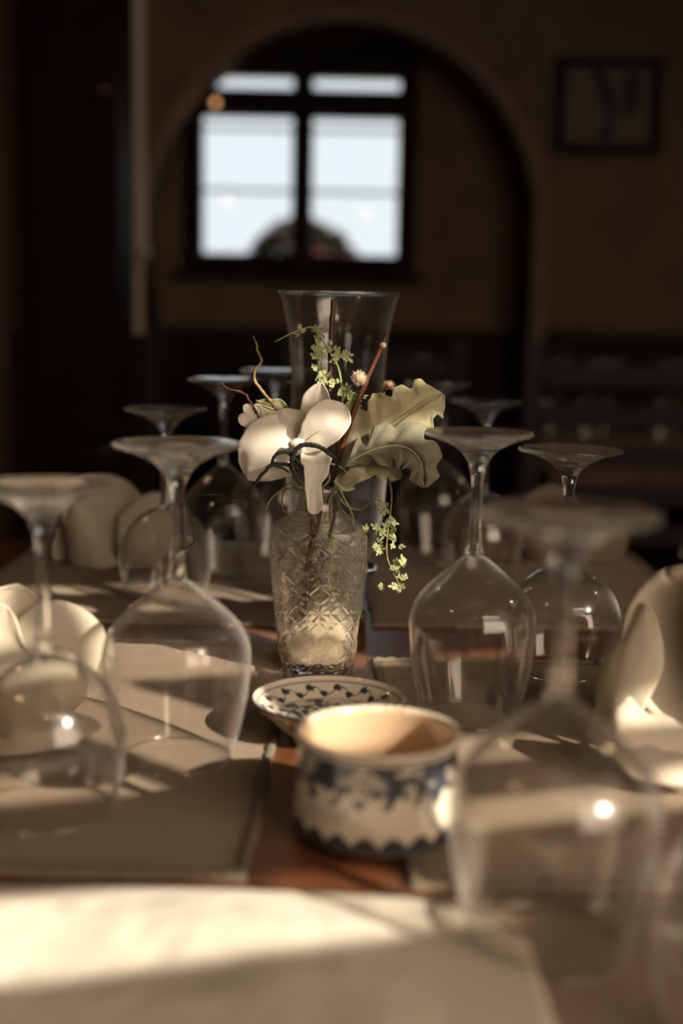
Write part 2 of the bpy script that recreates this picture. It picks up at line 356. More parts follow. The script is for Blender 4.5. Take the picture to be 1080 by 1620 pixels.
for x0_, x1_, zz in ((u0 + t_, um - .008, [(1.70, 1.786), (1.855, 1.942), (1.988, 2.055), (2.077, 2.10)]), (um + .008, u1 - t_, [(1.70, 1.865), (1.908, 1.942)]), (1.638 / WC, u1 - t_, [(1.988, 2.12)]), (um + .008, uq - .005, [(2.252, 2.295), (2.332, 2.362)]), (uq + .005, u1 - t_, [(2.15, 2.305)])):
    for z0, z1 in zz: obj('added_slat', bx(x0_, x1_, -0.008, 0.008, z0, z1), M['darkwood'], W2, smooth=False)  # unseen slats added to shape the sun bands and dapples
    if zz[0][0] == 1.70: obj('pane', bx(x0_, x1_, 0.010, 0.013, w0 + t_, w1 - .02), M['pane'], W2, smooth=False)
al = bpy.data.lights.new('window_portal', 'AREA'); ao = bpy.data.objects.new('window_portal', al); sc.collection.objects.link(ao)
al.shape = 'RECTANGLE'; al.size = u1 - u0; al.size_y = w1 - w0; al.cycles.is_portal = True
um_ = (u0 + u1) / 2; ao.location = (um_ * WC + WS * .059, -1.0 + um_ * WS - WC * .059, (w0 + w1) / 2); ao.rotation_euler = (R(90), 0, WA)
# outside
struct('ground', bx(-14, 16, 5.3, 30, -0.6, -0.5), M['ground'])

# back wall with window_1
def rectwall(bm, x0, x1, y0, y1, z0, z1, hx0, hx1, hz0, hz1):
    box(bm, x0, hx0, y0, y1, z0, z1); box(bm, hx1, x1, y0, y1, z0, z1); box(bm, hx0, hx1, y0, y1, z0, hz0); box(bm, hx0, hx1, y0, y1, hz1, z1)
wa, wb = pt(292, 428, YB), pt(664, 68, YB)
bm = bmesh.new(); rectwall(bm, XL, XR, YB, YB + 0.2, 0, ZC, wa.x, wb.x, wa.z, wb.z)
struct('wall_back', bm, M['plaster'])
win = bmesh.new(); p0, p1 = pt(320, 400, YB), pt(633, 125, YB)
rectwall(win, wa.x, wb.x, YB - 0.03, YB + 0.05, wa.z, wb.z, p0.x, p1.x, p0.z, p1.z)
W1 = struct('window_1', win, M['blackwood'])
mxl, mxr = pt(462, 300, YB).x, pt(494, 300, YB).x
tz0, tz1 = pt(480, 186, YB).z, pt(480, 143, YB).z
obj('mullion', bx(mxl, mxr, YB - 0.035, YB + 0.04, p0.z, p1.z), M['blackwood'], W1, smooth=False)
for a, b in ((p0.x, mxl), (mxr, p1.x)):
    obj('transom', bx(a, b, YB - 0.03, YB + 0.04, tz0, tz1), M['blackwood'], W1, smooth=False)
    zb = []
    for yy in (205, 303):
        z = pt(480, yy, YB).z; zb.append(z)
        obj('glazing_bar', bx(a, b, YB + 0.0, YB + 0.02, z - 0.006, z + 0.006), M['grey_bar'], W1, smooth=False)
    for z0, z1 in ((p0.z, zb[1] - 0.006), (zb[1] + 0.006, zb[0] - 0.006), (zb[0] + 0.006, tz0), (tz1, p1.z)):
        obj('pane', bx(a, b, YB + 0.008, YB + 0.012, z0, z1), M['pane'], W1, smooth=False)
obj('sill', bx(wa.x - 0.03, wb.x + 0.03, YB - 0.07, YB + 0.0, wa.z - 0.035, wa.z), M['blackwood'], W1, smooth=False)
kb = pt(341, 163, YB - 0.05)
lampb = lathe([(0, -0.012), (0.008, -0.010), (0.012, 0), (0.009, 0.009), (0.005, 0.014), (0, 0.015)], 20)
em = mat('warm_reflection', (1, 0.6, 0.3), 0.4); em.node_tree.nodes['Principled BSDF'].inputs['Emission Color'].default_value = (1, 0.45, 0.18, 1)
em.node_tree.nodes['Principled BSDF'].inputs['Emission Strength'].default_value = 1.6
bl = thing('reflection_bulb', kb, 'tiny glowing bulb added for a warm lamp reflection on the window crossbar', 'added glow')  # glowing bulb added in place of a lamp reflection
obj('bulb', lampb, em, bl); obj('cap', lathe([(0, 0.015), (0.006, 0.014), (0.006, 0.024), (0, 0.026)], 16), M['brass'], bl)
obj('cord', tube(bmesh.new(), [Vector((0, 0, 0.024)), Vector((0, 0, 0.2)), Vector((0, 0, ZC - kb.z))], [0.0015], 4, 6), M['black'], bl)

em2 = mat('glint_lamp_glow', (1, 0.8, 0.5), 0.4); em2.node_tree.nodes['Principled BSDF'].inputs['Emission Color'].default_value = (1, 0.72, 0.42, 1)
em2.node_tree.nodes['Principled BSDF'].inputs['Emission Strength'].default_value = 45
def lamp(x, y, z, label):  # unseen lamps added to put glints in the glasses
    t = thing('glint_lamp', (x, y, z), label, 'lamp', 'added glint lamps')
    obj('bulb', lathe(smoothp([(0, -.03), (.018, -.024), (.027, -.005), (.022, .014), (.013, .028), (.012, .034)], 24) + [(0, .034)], 24), em2, t)
    obj('shade', lathe([(.016, .03), (.05, .035), (.10, .0), (.125, -.02), (.122, -.022), (.098, -.004), (.048, .029), (.016, .026)], 40, closed=True), M['brass'], t)
    obj('cord', tube(bmesh.new(), [Vector((0, 0, .03)), Vector((0, 0, .2)), Vector((0, 0, ZC - z))], [.002], 4, 6), M['black'], t)
    return t
lamp(-0.9, 0.3, 1.95, 'added brass glint lamp over the left side behind the viewer')
lamp(0.15, -0.55, 1.95, 'added brass glint lamp over the near end of the table')
lamp(1.5, 1.3, 1.9, 'added brass glint lamp outside the frame at right')
lamp(-1.45, 2.4, 2.3, 'added brass glint lamp high near the left wall')
lamp(2.0, 3.6, 2.2, 'added brass glint lamp beyond the second table at right')
# the arched wall in front of the window niche
ca = pt(540, 350, YA); RA = 310 / F * YA * 1.0
bm = bmesh.new(); n = 40; arc = [Vector((ca.x + RA, 0, 0))] + [Vector((ca.x + RA * math.cos(math.pi * i / n), 0, ca.z + RA * math.sin(math.pi * i / n))) for i in range(n + 1)] + [Vector((ca.x - RA, 0, 0))]
outr = []
for i, p in enumerate(arc):
    if i == 0: outr.append(Vector((XR, 0, 0)))
    elif i == len(arc) - 1: outr.append(Vector((XL, 0, 0)))
    else:
        a = math.pi * (i - 1) / n
        if a < 0.75: outr.append(Vector((XR, 0, ca.z + (ZC - ca.z) * a / 0.75)))
        elif a > math.pi - 0.75: outr.append(Vector((XL, 0, ca.z + (ZC - ca.z) * (math.pi - a) / 0.75)))
        else: outr.append(Vector((XR + (XL - XR) * (a - 0.75) / (math.pi - 1.5), 0, ZC)))
def vv(p, y): return bm.verts.new((p.x, y, p.z))
fi, fo, bi, bo = [vv(p, YA) for p in arc], [vv(p, YA) for p in outr], [vv(p, YB) for p in arc], [vv(p, YB) for p in outr]
for i in range(len(arc) - 1):
    bm.faces.new((fi[i], fo[i], fo[i + 1], fi[i + 1])); bm.faces.new((bi[i], bi[i + 1], bo[i + 1], bo[i])); bm.faces.new((fi[i], fi[i + 1], bi[i + 1], bi[i]))
struct('wall_arch', bm, M['plaster'])
# rounded pale plaster edging along the arch
bm = bmesh.new(); pts_ = [Vector((ca.x + RA - 0.004, YA + 0.012, 0.02))] + [Vector((ca.x + (RA - 0.004) * math.cos(math.pi * i / 16), YA + 0.012, ca.z + (RA - 0.004) * math.sin(math.pi * i / 16))) for i in range(17)] + [Vector((ca.x - RA + 0.004, YA + 0.012, 0.02))]
tube(bm, pts_, [0.028], 120, 10)
struct('trim_1', bm, M['plaster_mid'])
bm = bx(pt(188, 400, YA).x, pt(232, 400, YA).x, YA - 0.06, YA, 0, ZC, bev=0.015)
struct('trim_2', bm, M['plaster_lit'])
# dark wainscot: boards along the back
def wainscot(name, x0, x1, Y, zt):
    r = struct(name, bx(x0, x1, Y - 0.03, Y, 0, zt), M['darkwood'])
    obj('cap_rail', bx(x0, x1, Y - 0.06, Y, zt, zt + 0.03, bev=0.005), M['darkwood'], r, smooth=False)
    nb = max(1, round((x1 - x0) / 0.14)); wd = (x1 - x0) / nb; first = None
    for i in range(nb):
        if first is None:
            first = obj('board', bx(0.004, wd - 0.004, Y - 0.045, Y - 0.03, 0.01, zt - 0.002, bev=0.003), M['darkwood'], r, smooth=False); first.location.x = x0
        else:
            c = first.copy(); sc.collection.objects.link(c); c.parent = r; c.location.x = x0 + i * wd
wainscot('trim_3', ca.x - RA + 0.03, ca.x + RA - 0.03, YB, pt(540, 520, YB).z - 0.03)
wainscot('trim_4', ca.x + RA + 0.03, XR, YA, pt(950, 525, YA).z - 0.03)
# tall dark cupboard left of the arch
cx0, cx1 = pt(48, 400, 4.2).x, pt(186, 400, 4.2).x
cup = thing('cupboard', ((cx0 + cx1) / 2, 4.38, 0), 'tall black-brown wooden cupboard standing left of the arched niche', 'cupboard')
hw = (cx1 - cx0) / 2
obj('body', bx(-hw, hw, -0.17, 0.21, 0.0, 2.42, bev=0.004), M['blackwood'], cup, smooth=False)
for z0, z1 in ((0.08, 1.15), (1.17, 2.38)):
    d = obj('door', bx(-hw + 0.012, hw - 0.012, -0.19, -0.17, z0, z1, bev=0.004), M['blackwood'], cup, smooth=False)
    obj('panel', bx(-hw + 0.06, hw - 0.06, -0.196, -0.19, z0 + 0.07, z1 - 0.07, bev=0.003), M['blackwood'], d, smooth=False)
    kn = obj('knob', lathe([(0, 0), (0.006, 0), (0.005, 0.012), (0.012, 0.018), (0.010, 0.026), (0, 0.028)], 16), M['brass'], d); kn.rotation_euler = (R(90), 0, 0); kn.location = (hw - 0.035, -0.19, (z0 + z1) / 2)
# hook with a dark scarf on the pale pier
hk = pt(228, 402, YA - 0.08)
h = thing('wall_hook', hk, 'round shiny metal wall hook on the pale pier', 'hook')
a_ = obj('knob', lathe([(0, -0.004), (0.012, 0.0), (0.017, 0.009), (0.013, 0.018), (0, 0.022)], 24), M['chrome'], h); a_.rotation_euler = (R(90), 0, 0)
b_ = obj('shaft', lathe([(0, 0), (0.005, 0), (0.005, 0.03), (0, 0.03)], 12), M['chrome'], h); b_.rotation_euler = (R(-90), 0, 0)
rows = []
for i in range(30):
    z = hk.z - 0.02 - i * 0.028; wdt = 0.012 + 0.022 * min(1, i / 6)
    rows.append([Vector((hk.x + 0.012 + 0.02 * min(1, i / 10) + wdt * (j / 6 - 0.5) * 2 * 0.7, YA - 0.085 + 0.008 * math.sin(j * 2.2 + i * 0.1), z)) for j in range(7)])
tag(obj('scarf', sheet(rows, 0.004), M['black']), 'narrow black scarf hanging down from the wall hook', 'scarf')
# picture on the right part of the arch wall
pa, pb = pt(872, 243, YA), pt(1048, 94, YA)
pic = thing('framed_picture', ((pa.x + pb.x) / 2, YA, pa.z), 'dark framed abstract print hanging on the wall right of the arch', 'picture')
pw, ph = (pb.x - pa.x) / 2, pb.z - pa.z
bm = bmesh.new(); rectwall(bm, -pw, pw, -0.03, -0.002, 0, ph, -pw + 0.035, pw - 0.035, 0.035, ph - 0.035)
obj('frame', bm, M['blackwood'], pic, smooth=False)
pp = obj('paper', bx(-pw + 0.03, pw - 0.03, -0.014, -0.006, 0.03, ph - 0.03), M['paper'], pic, smooth=False)
bm = bmesh.new()
for pts2 in ([(0.3, 0.95), (0.42, 0.97), (0.55, 0.7), (0.62, 0.45), (0.55, 0.2), (0.45, 0.15), (0.5, 0.4), (0.38, 0.72)], [(0.68, 0.92), (0.85, 0.9), (0.83, 0.4), (0.7, 0.35), (0.66, 0.6)], [(0.3, 0.15), (0.5, 0.08), (0.62, 0.12), (0.55, 0.22)]):
    vs = [bm.verts.new((-pw + 0.03 + u * (2 * pw - 0.06), -0.0145, 0.03 + v * (ph - 0.06))) for u, v in pts2]; bm.faces.new(vs)
obj('ink_shapes', bm, M['print'], pp, smooth=False)

# shrub outside the window
rnd = random.Random(3)
sb = pt(478, 440, 6.4)
shrub = thing('flowering_shrub', (sb.x, 6.4, -0.5), 'dark rounded shrub with pink blossom outside the window', 'shrub')
bm = bmesh.new(); bp = bmesh.new()
H0 = sb.z + 0.5
for i in range(2800):
    a = rnd.uniform(0, math.pi * 2); e = math.asin(rnd.uniform(-0.6, 1)); rr = 0.30 * rnd.uniform(0.75, 1.04)
    c = Vector((rr * math.cos(a) * math.cos(e), rr * math.sin(a) * math.cos(e), H0 - 0.02 + 0.30 * math.sin(e) * rnd.uniform(0.8, 1.05)))
    q = Matrix.Rotation(rnd.uniform(0, 6.28), 3, Vector((rnd.gauss(0, 1), rnd.gauss(0, 1), rnd.gauss(0, 1))).normalized())
    s = 0.034
    tgt = bp if rnd.random() < 0.06 else bm
    vs = [tgt.verts.new(c + q @ Vector(p)) for p in ((-s, 0, 0), (0, -s * .45, .004), (s, 0, 0), (0, s * .45, .004))]; tgt.faces.new(vs)
obj('foliage', bm, M['bush'], shrub, smooth=False); obj('blossom', bp, M['pink'], shrub, smooth=False)
bm = bmesh.new()
for i in range(9):
    a = i * 0.7; tube(bm, [Vector((0.02 * math.cos(a), 0.02 * math.sin(a), 0)), Vector((0.06 * math.cos(a), 0.06 * math.sin(a), H0 * 0.5)), Vector((0.22 * math.cos(a), 0.22 * math.sin(a), H0))], [0.014, 0.004], 8, 5)
obj('stem', bm, M['bark_dark'], shrub)

# ---------------------------------------------------------------- tables
def table(name, x0, x1, y0, y1, label, m):
    t = thing(name, ((x0 + x1) / 2, (y0 + y1) / 2, 0), label, 'table'); a, b = (x1 - x0) / 2, (y1 - y0) / 2
    obj('tabletop', bx(-a, a, -b, b, TZ - 0.035, TZ, bev=0.006), m, t, smooth=False)
    bm = bmesh.new(); rectwall_ = [(-a + .06, a - .06, -b + .06, -b + .085), (-a + .06, a - .06, b - .085, b - .06), (-a + .06, -a + .085, -b + .085, b - .085), (a - .085, a - .06, -b + .085, b - .085)]
    for q in rectwall_: box(bm, *q, TZ - 0.12, TZ - 0.035)
    obj('apron', bm, m, t, smooth=False)
    for sx in (-1, 1):
        for sy in (-1, 1):
            obj('leg', bx(sx * (a - .07) - .03, sx * (a - .07) + .03, sy * (b - .07) - .03, sy * (b - .07) + .03, 0, TZ - 0.036, bev=0.004), m, t, smooth=False)
    return t
table('dining_table', -0.50, 0.408, 0.10, 1.735, 'long varnished dark wooden dining table laid with upturned glasses', M['table'])
table('dining_table', 0.47, 1.40, 3.05, 3.85, 'second dark wooden table in the dim room at right', M['table'])
table('dining_table', -0.25, 0.36, 3.25, 3.95, 'third dark wooden table in front of the window niche', M['darkwood'])

def placemat(x0, x1, y0, y1, label, rz=0.0, z=TZ, seed=0):
    t = thing('placemat', ((x0 + x1) / 2, (y0 + y1) / 2, z), label, 'placemat', 'tan woven placemats', rz)
    a, b = (x1 - x0) / 2, (y1 - y0) / 2; n = 48; rows = []
    for i in range(n + 1):
        u = -a + 0.004 + 2 * (a - 0.004) * i / n
        rows.append([Vector((u, -b + 0.004 + 2 * (b - 0.004) * j / n, 0.0016 + 0.0007 * noise.noise(Vector((u * 14, j / n * 9, seed))))) for j in range(n + 1)])
    obj('weave', sheet(rows, 0.0016), M['mat'], t)
    bm = bmesh.new(); per = []
    N = 60
    for k in range(4):
        A = [(-a, -b), (a, -b), (a, b), (-a, b)][k]; B = [(a, -b), (a, b), (-a, b), (-a, -b)][k]
        for i in range(N):
            s = i / N; per.append((A[0] + (B[0] - A[0]) * s, A[1] + (B[1] - A[1]) * s, k))
    ring = []
    for i, (px_, py_, k) in enumerate(per):
        wv = 0.0012 * math.sin(i * 0.23 + seed) + 0.0006 * math.sin(i * 0.71)
        ix, iy = [(0, 1), (-1, 0), (0, -1), (1, 0)][k]
        o_ = Vector((px_ + ix * wv, py_ + iy * wv, 0)); inn = Vector((max(-a + 0.007, min(a - 0.007, px_)), max(-b + 0.007, min(b - 0.007, py_)), 0))
        zt = 0.0036 + (0.0016 if i % 2 else 0)
        ring.append([bm.verts.new(o_ + Vector((0, 0, 0.0002))), bm.verts.new(o_ + Vector((0, 0, zt - 0.0008))), bm.verts.new(o_.lerp(inn, 0.25) + Vector((0, 0, zt))), bm.verts.new(o_.lerp(inn, 0.8) + Vector((0, 0, zt))), bm.verts.new(inn + Vector((0, 0, 0.0022)))])
    for i in range(len(ring)):
        A, B = ring[i], ring[(i + 1) % len(ring)]
        for j in range(4): bm.faces.new((A[j], B[j], B[j + 1], A[j + 1]))
    obj('hem', bm, M['hem'], t)
    return t
placemat(-0.405, -0.043, 0.662, 1.175, 'tan woven placemat under the two front left glasses', R(-1.2), seed=1)
placemat(0.036, 0.398, 0.655, 1.128, 'tan woven placemat under the two sharp right glasses', R(1.4), seed=2)
placemat(-0.41, -0.045, 1.25, 1.69, 'tan woven placemat at the far left end of the table', R(-0.8), seed=3)
placemat(0.03, 0.395, 1.26, 1.70, 'tan woven placemat at the far right end of the table', R(0.6), seed=4)
placemat(0.03, 0.395, 0.15, 0.640, 'tan woven placemat in the blurred front right corner', R(0.8), seed=5)
placemat(-0.41, -0.045, 0.15, 0.640, 'tan woven placemat under the cream cloth at front left', R(-0.6), seed=6)
placemat(0.52, 0.95, 3.15, 3.60, 'dim placemat on the second table at right', seed=7)
MZ = TZ + 0.0034

# ---------------------------------------------------------------- glasses (all stand upside down on their rims)
foot_tall = [(0, .1275), (.0045, .1282), (.0068, .1300), (.0060, .134), (.0050, .142), (.0044, .155), (.0043, .172), (.0047, .186), (.0062, .196), (.0095, .204), (.0155, .2105), (.024, .2155), (.034, .2195), (.0400, .2215), (.0412, .2232), (.0404, .2246), (.038, .2250), (.030, .2244), (.016, .2232), (0, .2225)]
bowl_tall = [(.0045, .1284), (.0100, .1262), (.0190, .1190), (.0290, .1100), (.0390, .0995), (.0455, .0895), (.0484, .0790), (.0487, .0690), (.0472, .0500), (.0440, .0300), (.0400, .0120), (.0370, .0)]
foot_short = [(0, .0935), (.0045, .0942), (.0066, .0965), (.0056, .102), (.0047, .112), (.0042, .128), (.0042, .148), (.0046, .161), (.0062, .171), (.0100, .1795), (.0165, .186), (.026, .191), (.037, .195), (.0430, .1965), (.0443, .198), (.0436, .1994), (.041, .200), (.030, .1992), (.016, .198), (0, .1972)]
bowl_short = [(.0045, .0945), (.0140, .0930), (.0260, .0875), (.0370, .0775), (.0450, .0645), (.0492, .0500), (.0500, .0380), (.0482, .0220), (.0455, .0090), (.0430, .0)]
def wineglass(kind, loc, label, H=None, rz=0.0, wide=1.0):
    ft, bw, h0 = (foot_tall, bowl_tall, .225) if kind == 'tall' else (foot_short, bowl_short, .200)
    t = thing('wine_glass', loc, label, 'wine glass', 'upturned wine glasses', rz)
    obj('stem_and_foot', lathe(ft[:1] + smoothp(ft[1:-1], 60) + ft[-1:], 72), M['glass_stem'], t)
    o_ = smoothp(bw, 40); th = 0.0009
    inn = [(max(0.0, r - th * (1 if z < .08 else 1.3)), max(z - (th * 0.6 if z > 0.03 else 0), 0)) for r, z in o_][::-1]
    inn = [(r, z) for r, z in inn if r > 0.004]
    b = obj('bowl', lathe(o_ + [(o_[-1][0] - th * .5, -0.0004)] + inn, 96), M['glass_bowl'], t)
    rr = bw[-1][0] - th / 2
    obj('rim', lathe([(rr + 0.0008 * math.cos(k * math.pi / 4), 0.0004 + 0.0008 * math.sin(k * math.pi / 4)) for k in range(8)], 96, closed=True), M['glass_stem'], t)
    if H: t.scale = (wide, wide, H / h0)
    return t
GT = wineglass('tall', (0.103, 0.956, MZ), 'tall sharp upturned wine glass right of the vase with angular shoulders', 0.2235, wide=1.01)
GS = wineglass('short', (0.199, 1.100, MZ), 'short round upturned wine glass partly behind the tall sharp one', 0.198, wide=1.03)
def more(src, loc, label, H, h0, wide, rz=0.0, group=None):
    return dup(src, loc, rz, label, group, (wide, wide, H / h0))
more(GT, (-0.112, 0.850, MZ), 'tall upturned wine glass directly left of the saucer', 0.221, .225, 1.05)
more(GS, (-0.180, 0.752, MZ), 'large blurred upturned glass at the left frame edge before the napkin', 0.204, .200, 0.98)
more(GS, (-0.193, 1.372, MZ), 'short upturned glass on far left mat before the dim napkin', 0.208, .200, 1.02)
more(GT, (-0.139, 1.475, MZ), 'tall upturned glass with bluish window glints behind the left glasses', 0.236, .225, 1.02)
more(GT, (-0.085, 1.58, MZ), 'farthest left tall upturned glass just left of the glass chimney', 0.243, .225, 1.08)
more(GT, (0.121, 1.62, MZ), 'tall upturned glass far behind the pale felted leaf', 0.230, .225, 1.02)
more(GS, (0.172, 1.52, MZ), 'short upturned glass behind the foot of the sharp tall glass', 0.214, .200, 0.97)
more(GT, (0.107, 0.590, MZ), 'large very blurred upturned wine glass right of the painted pot', 0.217, .225, 1.06)
more(GS, (0.190, 0.515, MZ), 'blurred upturned glass cut off by the lower right frame corner', 0.211, .200, 1.03)
for i, (x, y, kd) in enumerate([(0.64, 3.30, 0), (0.72, 3.46, 1), (0.84, 3.32, 0), (0.60, 3.60, 1), (0.93, 3.55, 0)]):
    more(GS if kd else GT, (x, y, TZ + 0.0034 if 0.53 < x < 0.94 and 3.16 < y < 3.59 else TZ + 0.0005), 'upturned wine glass glinting on the dim second table', 0.215, .2 if kd else .225, 1.0, group='glasses on the second table')
for i, (x, y, kd) in enumerate([(0.14, 3.35, 0), (0.20, 3.52, 1), (0.27, 3.38, 0), (-0.12, 3.45, 1), (0.05, 3.6, 0)]):
    more(GS if kd else GT, (x, y, TZ + 0.0005), 'upturned wine glass on the dark third table by the niche', 0.215, .2 if kd else .225, 1.0, group='glasses on the third table')

# ---------------------------------------------------------------- chairs at the back tables
def chair(loc, rz, label):
    t = thing('dining_chair', loc, label, 'chair', 'ladder-back chairs in the dark', rz); m = M['darkwood']
    obj('seat', bx(-.21, .21, -.20, .20, .43, .465, bev=0.008), m, t, smooth=False)
    for sx in (-1, 1):
        obj('leg', bx(sx * .185 - .018, sx * .185 + .018, -.19, -.155, 0, .43), m, t, smooth=False)
        obj('leg', bx(sx * .185 - .018, sx * .185 + .018, .165, .2, 0, .43), m, t, smooth=False)
        obj('back_post', bx(sx * .185 - .018, sx * .185 + .018, .17, .2, .465, 1.02, bev=0.004), m, t, smooth=False)
    for k in range(5): obj('slat', bx(-.167, .167, .178, .192, .62 + k * .08, .66 + k * .08, bev=0.003), m, t, smooth=False)
    return t
c0 = chair((0.56, 2.72, 0), R(180), 'dark ladder-back chair standing before the third table')
dup(c0, (0.05, 2.98, 0), R(185), 'dark ladder-back chair hidden behind the flowers')
dup(c0, (1.08, 2.76, 0), R(176), 'dark ladder-back chair standing before the second table')
dup(c0, (-0.55, 3.2, 0), R(150), 'dark ladder-back chair standing left of the third table')
bench = thing('wall_bench', (0.02, 4.72, 0), 'dark wooden bench with a high back standing inside the niche', 'bench')
obj('seat', bx(-.6, .6, -.2, .2, .42, .46, bev=.006), M['darkwood'], bench, smooth=False)
obj('backrest', bx(-.6, .6, .17, .2, .46, 1.0, bev=.006), M['darkwood'], bench, smooth=False)
for sx in (-1, 1): obj('side_panel', bx(sx * .58 - .02, sx * .58 + .02, -.2, .17, 0, .42), M['darkwood'], bench, smooth=False)

# ---------------------------------------------------------------- candle stand with glass chimney behind the vase
sx_, sy_ = pt(527, 990, 1.245).x, 1.245
st = thing('candle_stand', (sx_, sy_, TZ), 'chrome candle stand with tall flared glass chimney behind the vase', 'candle holder')
obj('foot', lathe([(0, 0), (.031, 0), (.033, .002), (.033, .017), (.030, .020), (.012, .022), (.010, .026), (.010, .050), (.014, .054), (0, .056)], 48), M['chrome'], st, auto=40)
obj('dish', lathe([(0, .054), (.016, .054), (.040, .058), (.0435, .062), (.0435, .064), (.040, .061), (.012, .057), (0, .057)], 64), M['chrome'], st)
zt = pt(533, 464, sy_).z - TZ
cp = smoothp([(.030, .0645), (.040, .085), (.0475, .12), (.050, .16), (.0485, .19), (.0462, .215), (.0455, .24), (.0468, .27), (.0500, .30), (.0575, zt - .002), (.0592, zt)], 60)
ch = obj('glass_chimney', lathe(cp + [(r - .0016, z) for r, z in cp[::-1]], 96, closed=True), M['glass_chimney'], st)
obj('rim', lathe([(.0585 + .0013 * math.cos(k * math.pi / 5), zt + .0013 * math.sin(k * math.pi / 5)) for k in range(10)], 96, closed=True), M['glass_stem'], ch)
candle = lathe([(0, .0575), (.017, .0575), (.0175, .06), (.0175, .098), (.015, .1), (0, .099)], 40)
co = obj('candle', candle, M['cloth']); co.location = st.location
tag(co, 'short cream candle inside the flared glass chimney', 'candle')
obj('wick', tube(bmesh.new(), [Vector((0, 0, .098)), Vector((.0005, 0, .103)), Vector((.002, 0, .108))], [.0007], 6, 6), M['black'], co)

# ---------------------------------------------------------------- cut-glass vase
VX, VY = pt(500, 1057, 1.097).x, 1.100
VZ = TZ + 0.0005
vprof = [(0.0, .0300, 4.5), (.004, .0318, 4.5), (.03, .0348, 5), (.07, .0392, 5), (.103, .0422, 5), (.118, .0418, 5), (.127, .0398, 4.5), (.133, .033, 3.5), (.139, .0245, 2.6), (.143, .0202, 2), (.149, .0188, 2), (.155, .0190, 2), (.1575, .0225, 2), (.160, .0243, 2), (.163, .0240, 2), (.1645, .0225, 2)]
vlen = [0.0]
for p_, q_ in zip(vprof, vprof[1:]): vlen.append(vlen[-1] + math.hypot(q_[0] - p_[0], q_[1] - p_[1]))
def vsec(t):
    t = max(0, min(1, t)) * vlen[-1]; i = 0
    while i < len(vlen) - 2 and vlen[i + 1] < t: i += 1
    f = (t - vlen[i]) / (vlen[i + 1] - vlen[i]); p, q = vprof[i], vprof[i + 1]
    return tuple(p[k] + (q[k] - p[k]) * f for k in range(3))
def supr(a, e): return (abs(math.cos(a)) ** e + abs(math.sin(a)) ** e) ** (-1 / e)
def tri(x): return abs((x % 1) - 0.5) * 2
def cut(a, z):
    "depth of the cut pattern at face coordinate a (-1..1 on each face) and height z"
    A = min(1, max(0, (z - .006) / .004)) * min(1, max(0, (.128 - z) / .006))
    gu, gv = (a + 1) * 2 + 0.5, z / 0.0172 + 0.2          # half-cells: stars and raised diamonds alternate
    iu, iv = math.floor(gu), math.floor(gv); u, v = gu - iu - .5, gv - iv - .5
    rho = math.hypot(u, v); th = math.atan2(v, u)
    if (iu + iv) % 2:
        d_ = -.0027 * tri(th / (math.pi / 4) + .5) ** 1.3 * min(1, rho * 2.2) * max(0, 1 - max(0, rho - .42) * 4)
    else:
        m_ = abs(u) + abs(v)
        d_ = .0022 * (max(0, .62 - m_) / .62) if m_ > .25 else .0022 * .6 * (.7 + .3 * tri(th / (math.pi / 3)))
        d_ += -.0016 * max(0, 1 - abs(m_ - .5) * 9)
    return A * d_
NR, NS = 260, 448
bm = bmesh.new(); rings = []
ins = lambda t: vsec(t)
for i in range(NR + 1):
    z, r, e = vsec(i / NR); ring = []
    for j in range(NS):
        a = 2 * math.pi * j / NS; q = supr(a, e) * r
        fa = (a + math.pi / 4) % (math.pi / 2) - math.pi / 4
        q += cut(math.tan(fa) if z < .14 else 0, z)
        ring.append(bm.verts.new((q * math.cos(a), q * math.sin(a), z)))
    rings.append(ring)
tin = [1 - i / 60 for i in range(61)]
for t in tin:
    z, r, e = vsec(t); zz = max(z, .008 + .002 * t); ri = max(r - .0042, .0135)
    if z > .16: ri = .0185
    if z < .008: continue
    rings.append([bm.verts.new((supr(2 * math.pi * j / NS, min(e, 3.5)) * ri * math.cos(2 * math.pi * j / NS), supr(2 * math.pi * j / NS, min(e, 3.5)) * ri * math.sin(2 * math.pi * j / NS), zz)) for j in range(NS)])
for A, B in zip(rings, rings[1:]):
    for j in range(NS): bm.faces.new((A[j], A[(j + 1) % NS], B[(j + 1) % NS], B[j]))
for ring, zc in ((rings[0], .003), (rings[-1], None)):
    c = sum((v.co for v in ring), Vector()) / NS
    if zc: c.z = zc
    cv = bm.verts.new(c)
    for j in range(NS): bm.faces.new((ring[j], ring[(j + 1) % NS], cv))
vase = obj('vase', bm, M['glass_vase'], auto=14)
vase.location = (VX, VY, VZ); vase.rotation_euler = (0, 0, R(4))
tag(vase, 'square cut-glass vase with star pattern holding dried flowers', 'vase')
# granules in the vase
rnd = random.Random(8); bm = bmesh.new(); rings = []
for i in range(24):
    f_ = i / 23
    ring = []
    for j in range(64):
        a = 2 * math.pi * j / 64
        ztop = .0405 + .005 * math.cos(a) + .0015 * noise.noise(Vector((math.cos(a) * 3, math.sin(a) * 3, 5)))
        if f_ < .6:
            z = .0092 + (ztop - .0092) * f_ / .6
            t_ = next((k / 400 for k in range(400) if vsec(k / 400)[0] >= z), 0); ri = vsec(t_)[1] - .0049; q = ri * supr(a, 3.5)
        else:
            k = 1 - (f_ - .6) / .4; z = .0405 + .005 * math.cos(a) * k + .003 * (1 - k) + .0018 * noise.noise(Vector((k * 9, a * 4, 2)))
            q = (.0352 - .0049) * supr(a, 3.5) * max(k, .02)
        q *= 1 - .012 * rnd.random()
        ring.append(bm.verts.new((q * math.cos(a), q * math.sin(a), z)))
    rings.append(ring)
for A, B in zip(rings, rings[1:]):
    for j in range(64): bm.faces.new((A[j], A[(j + 1) % 64], B[(j + 1) % 64], B[j]))
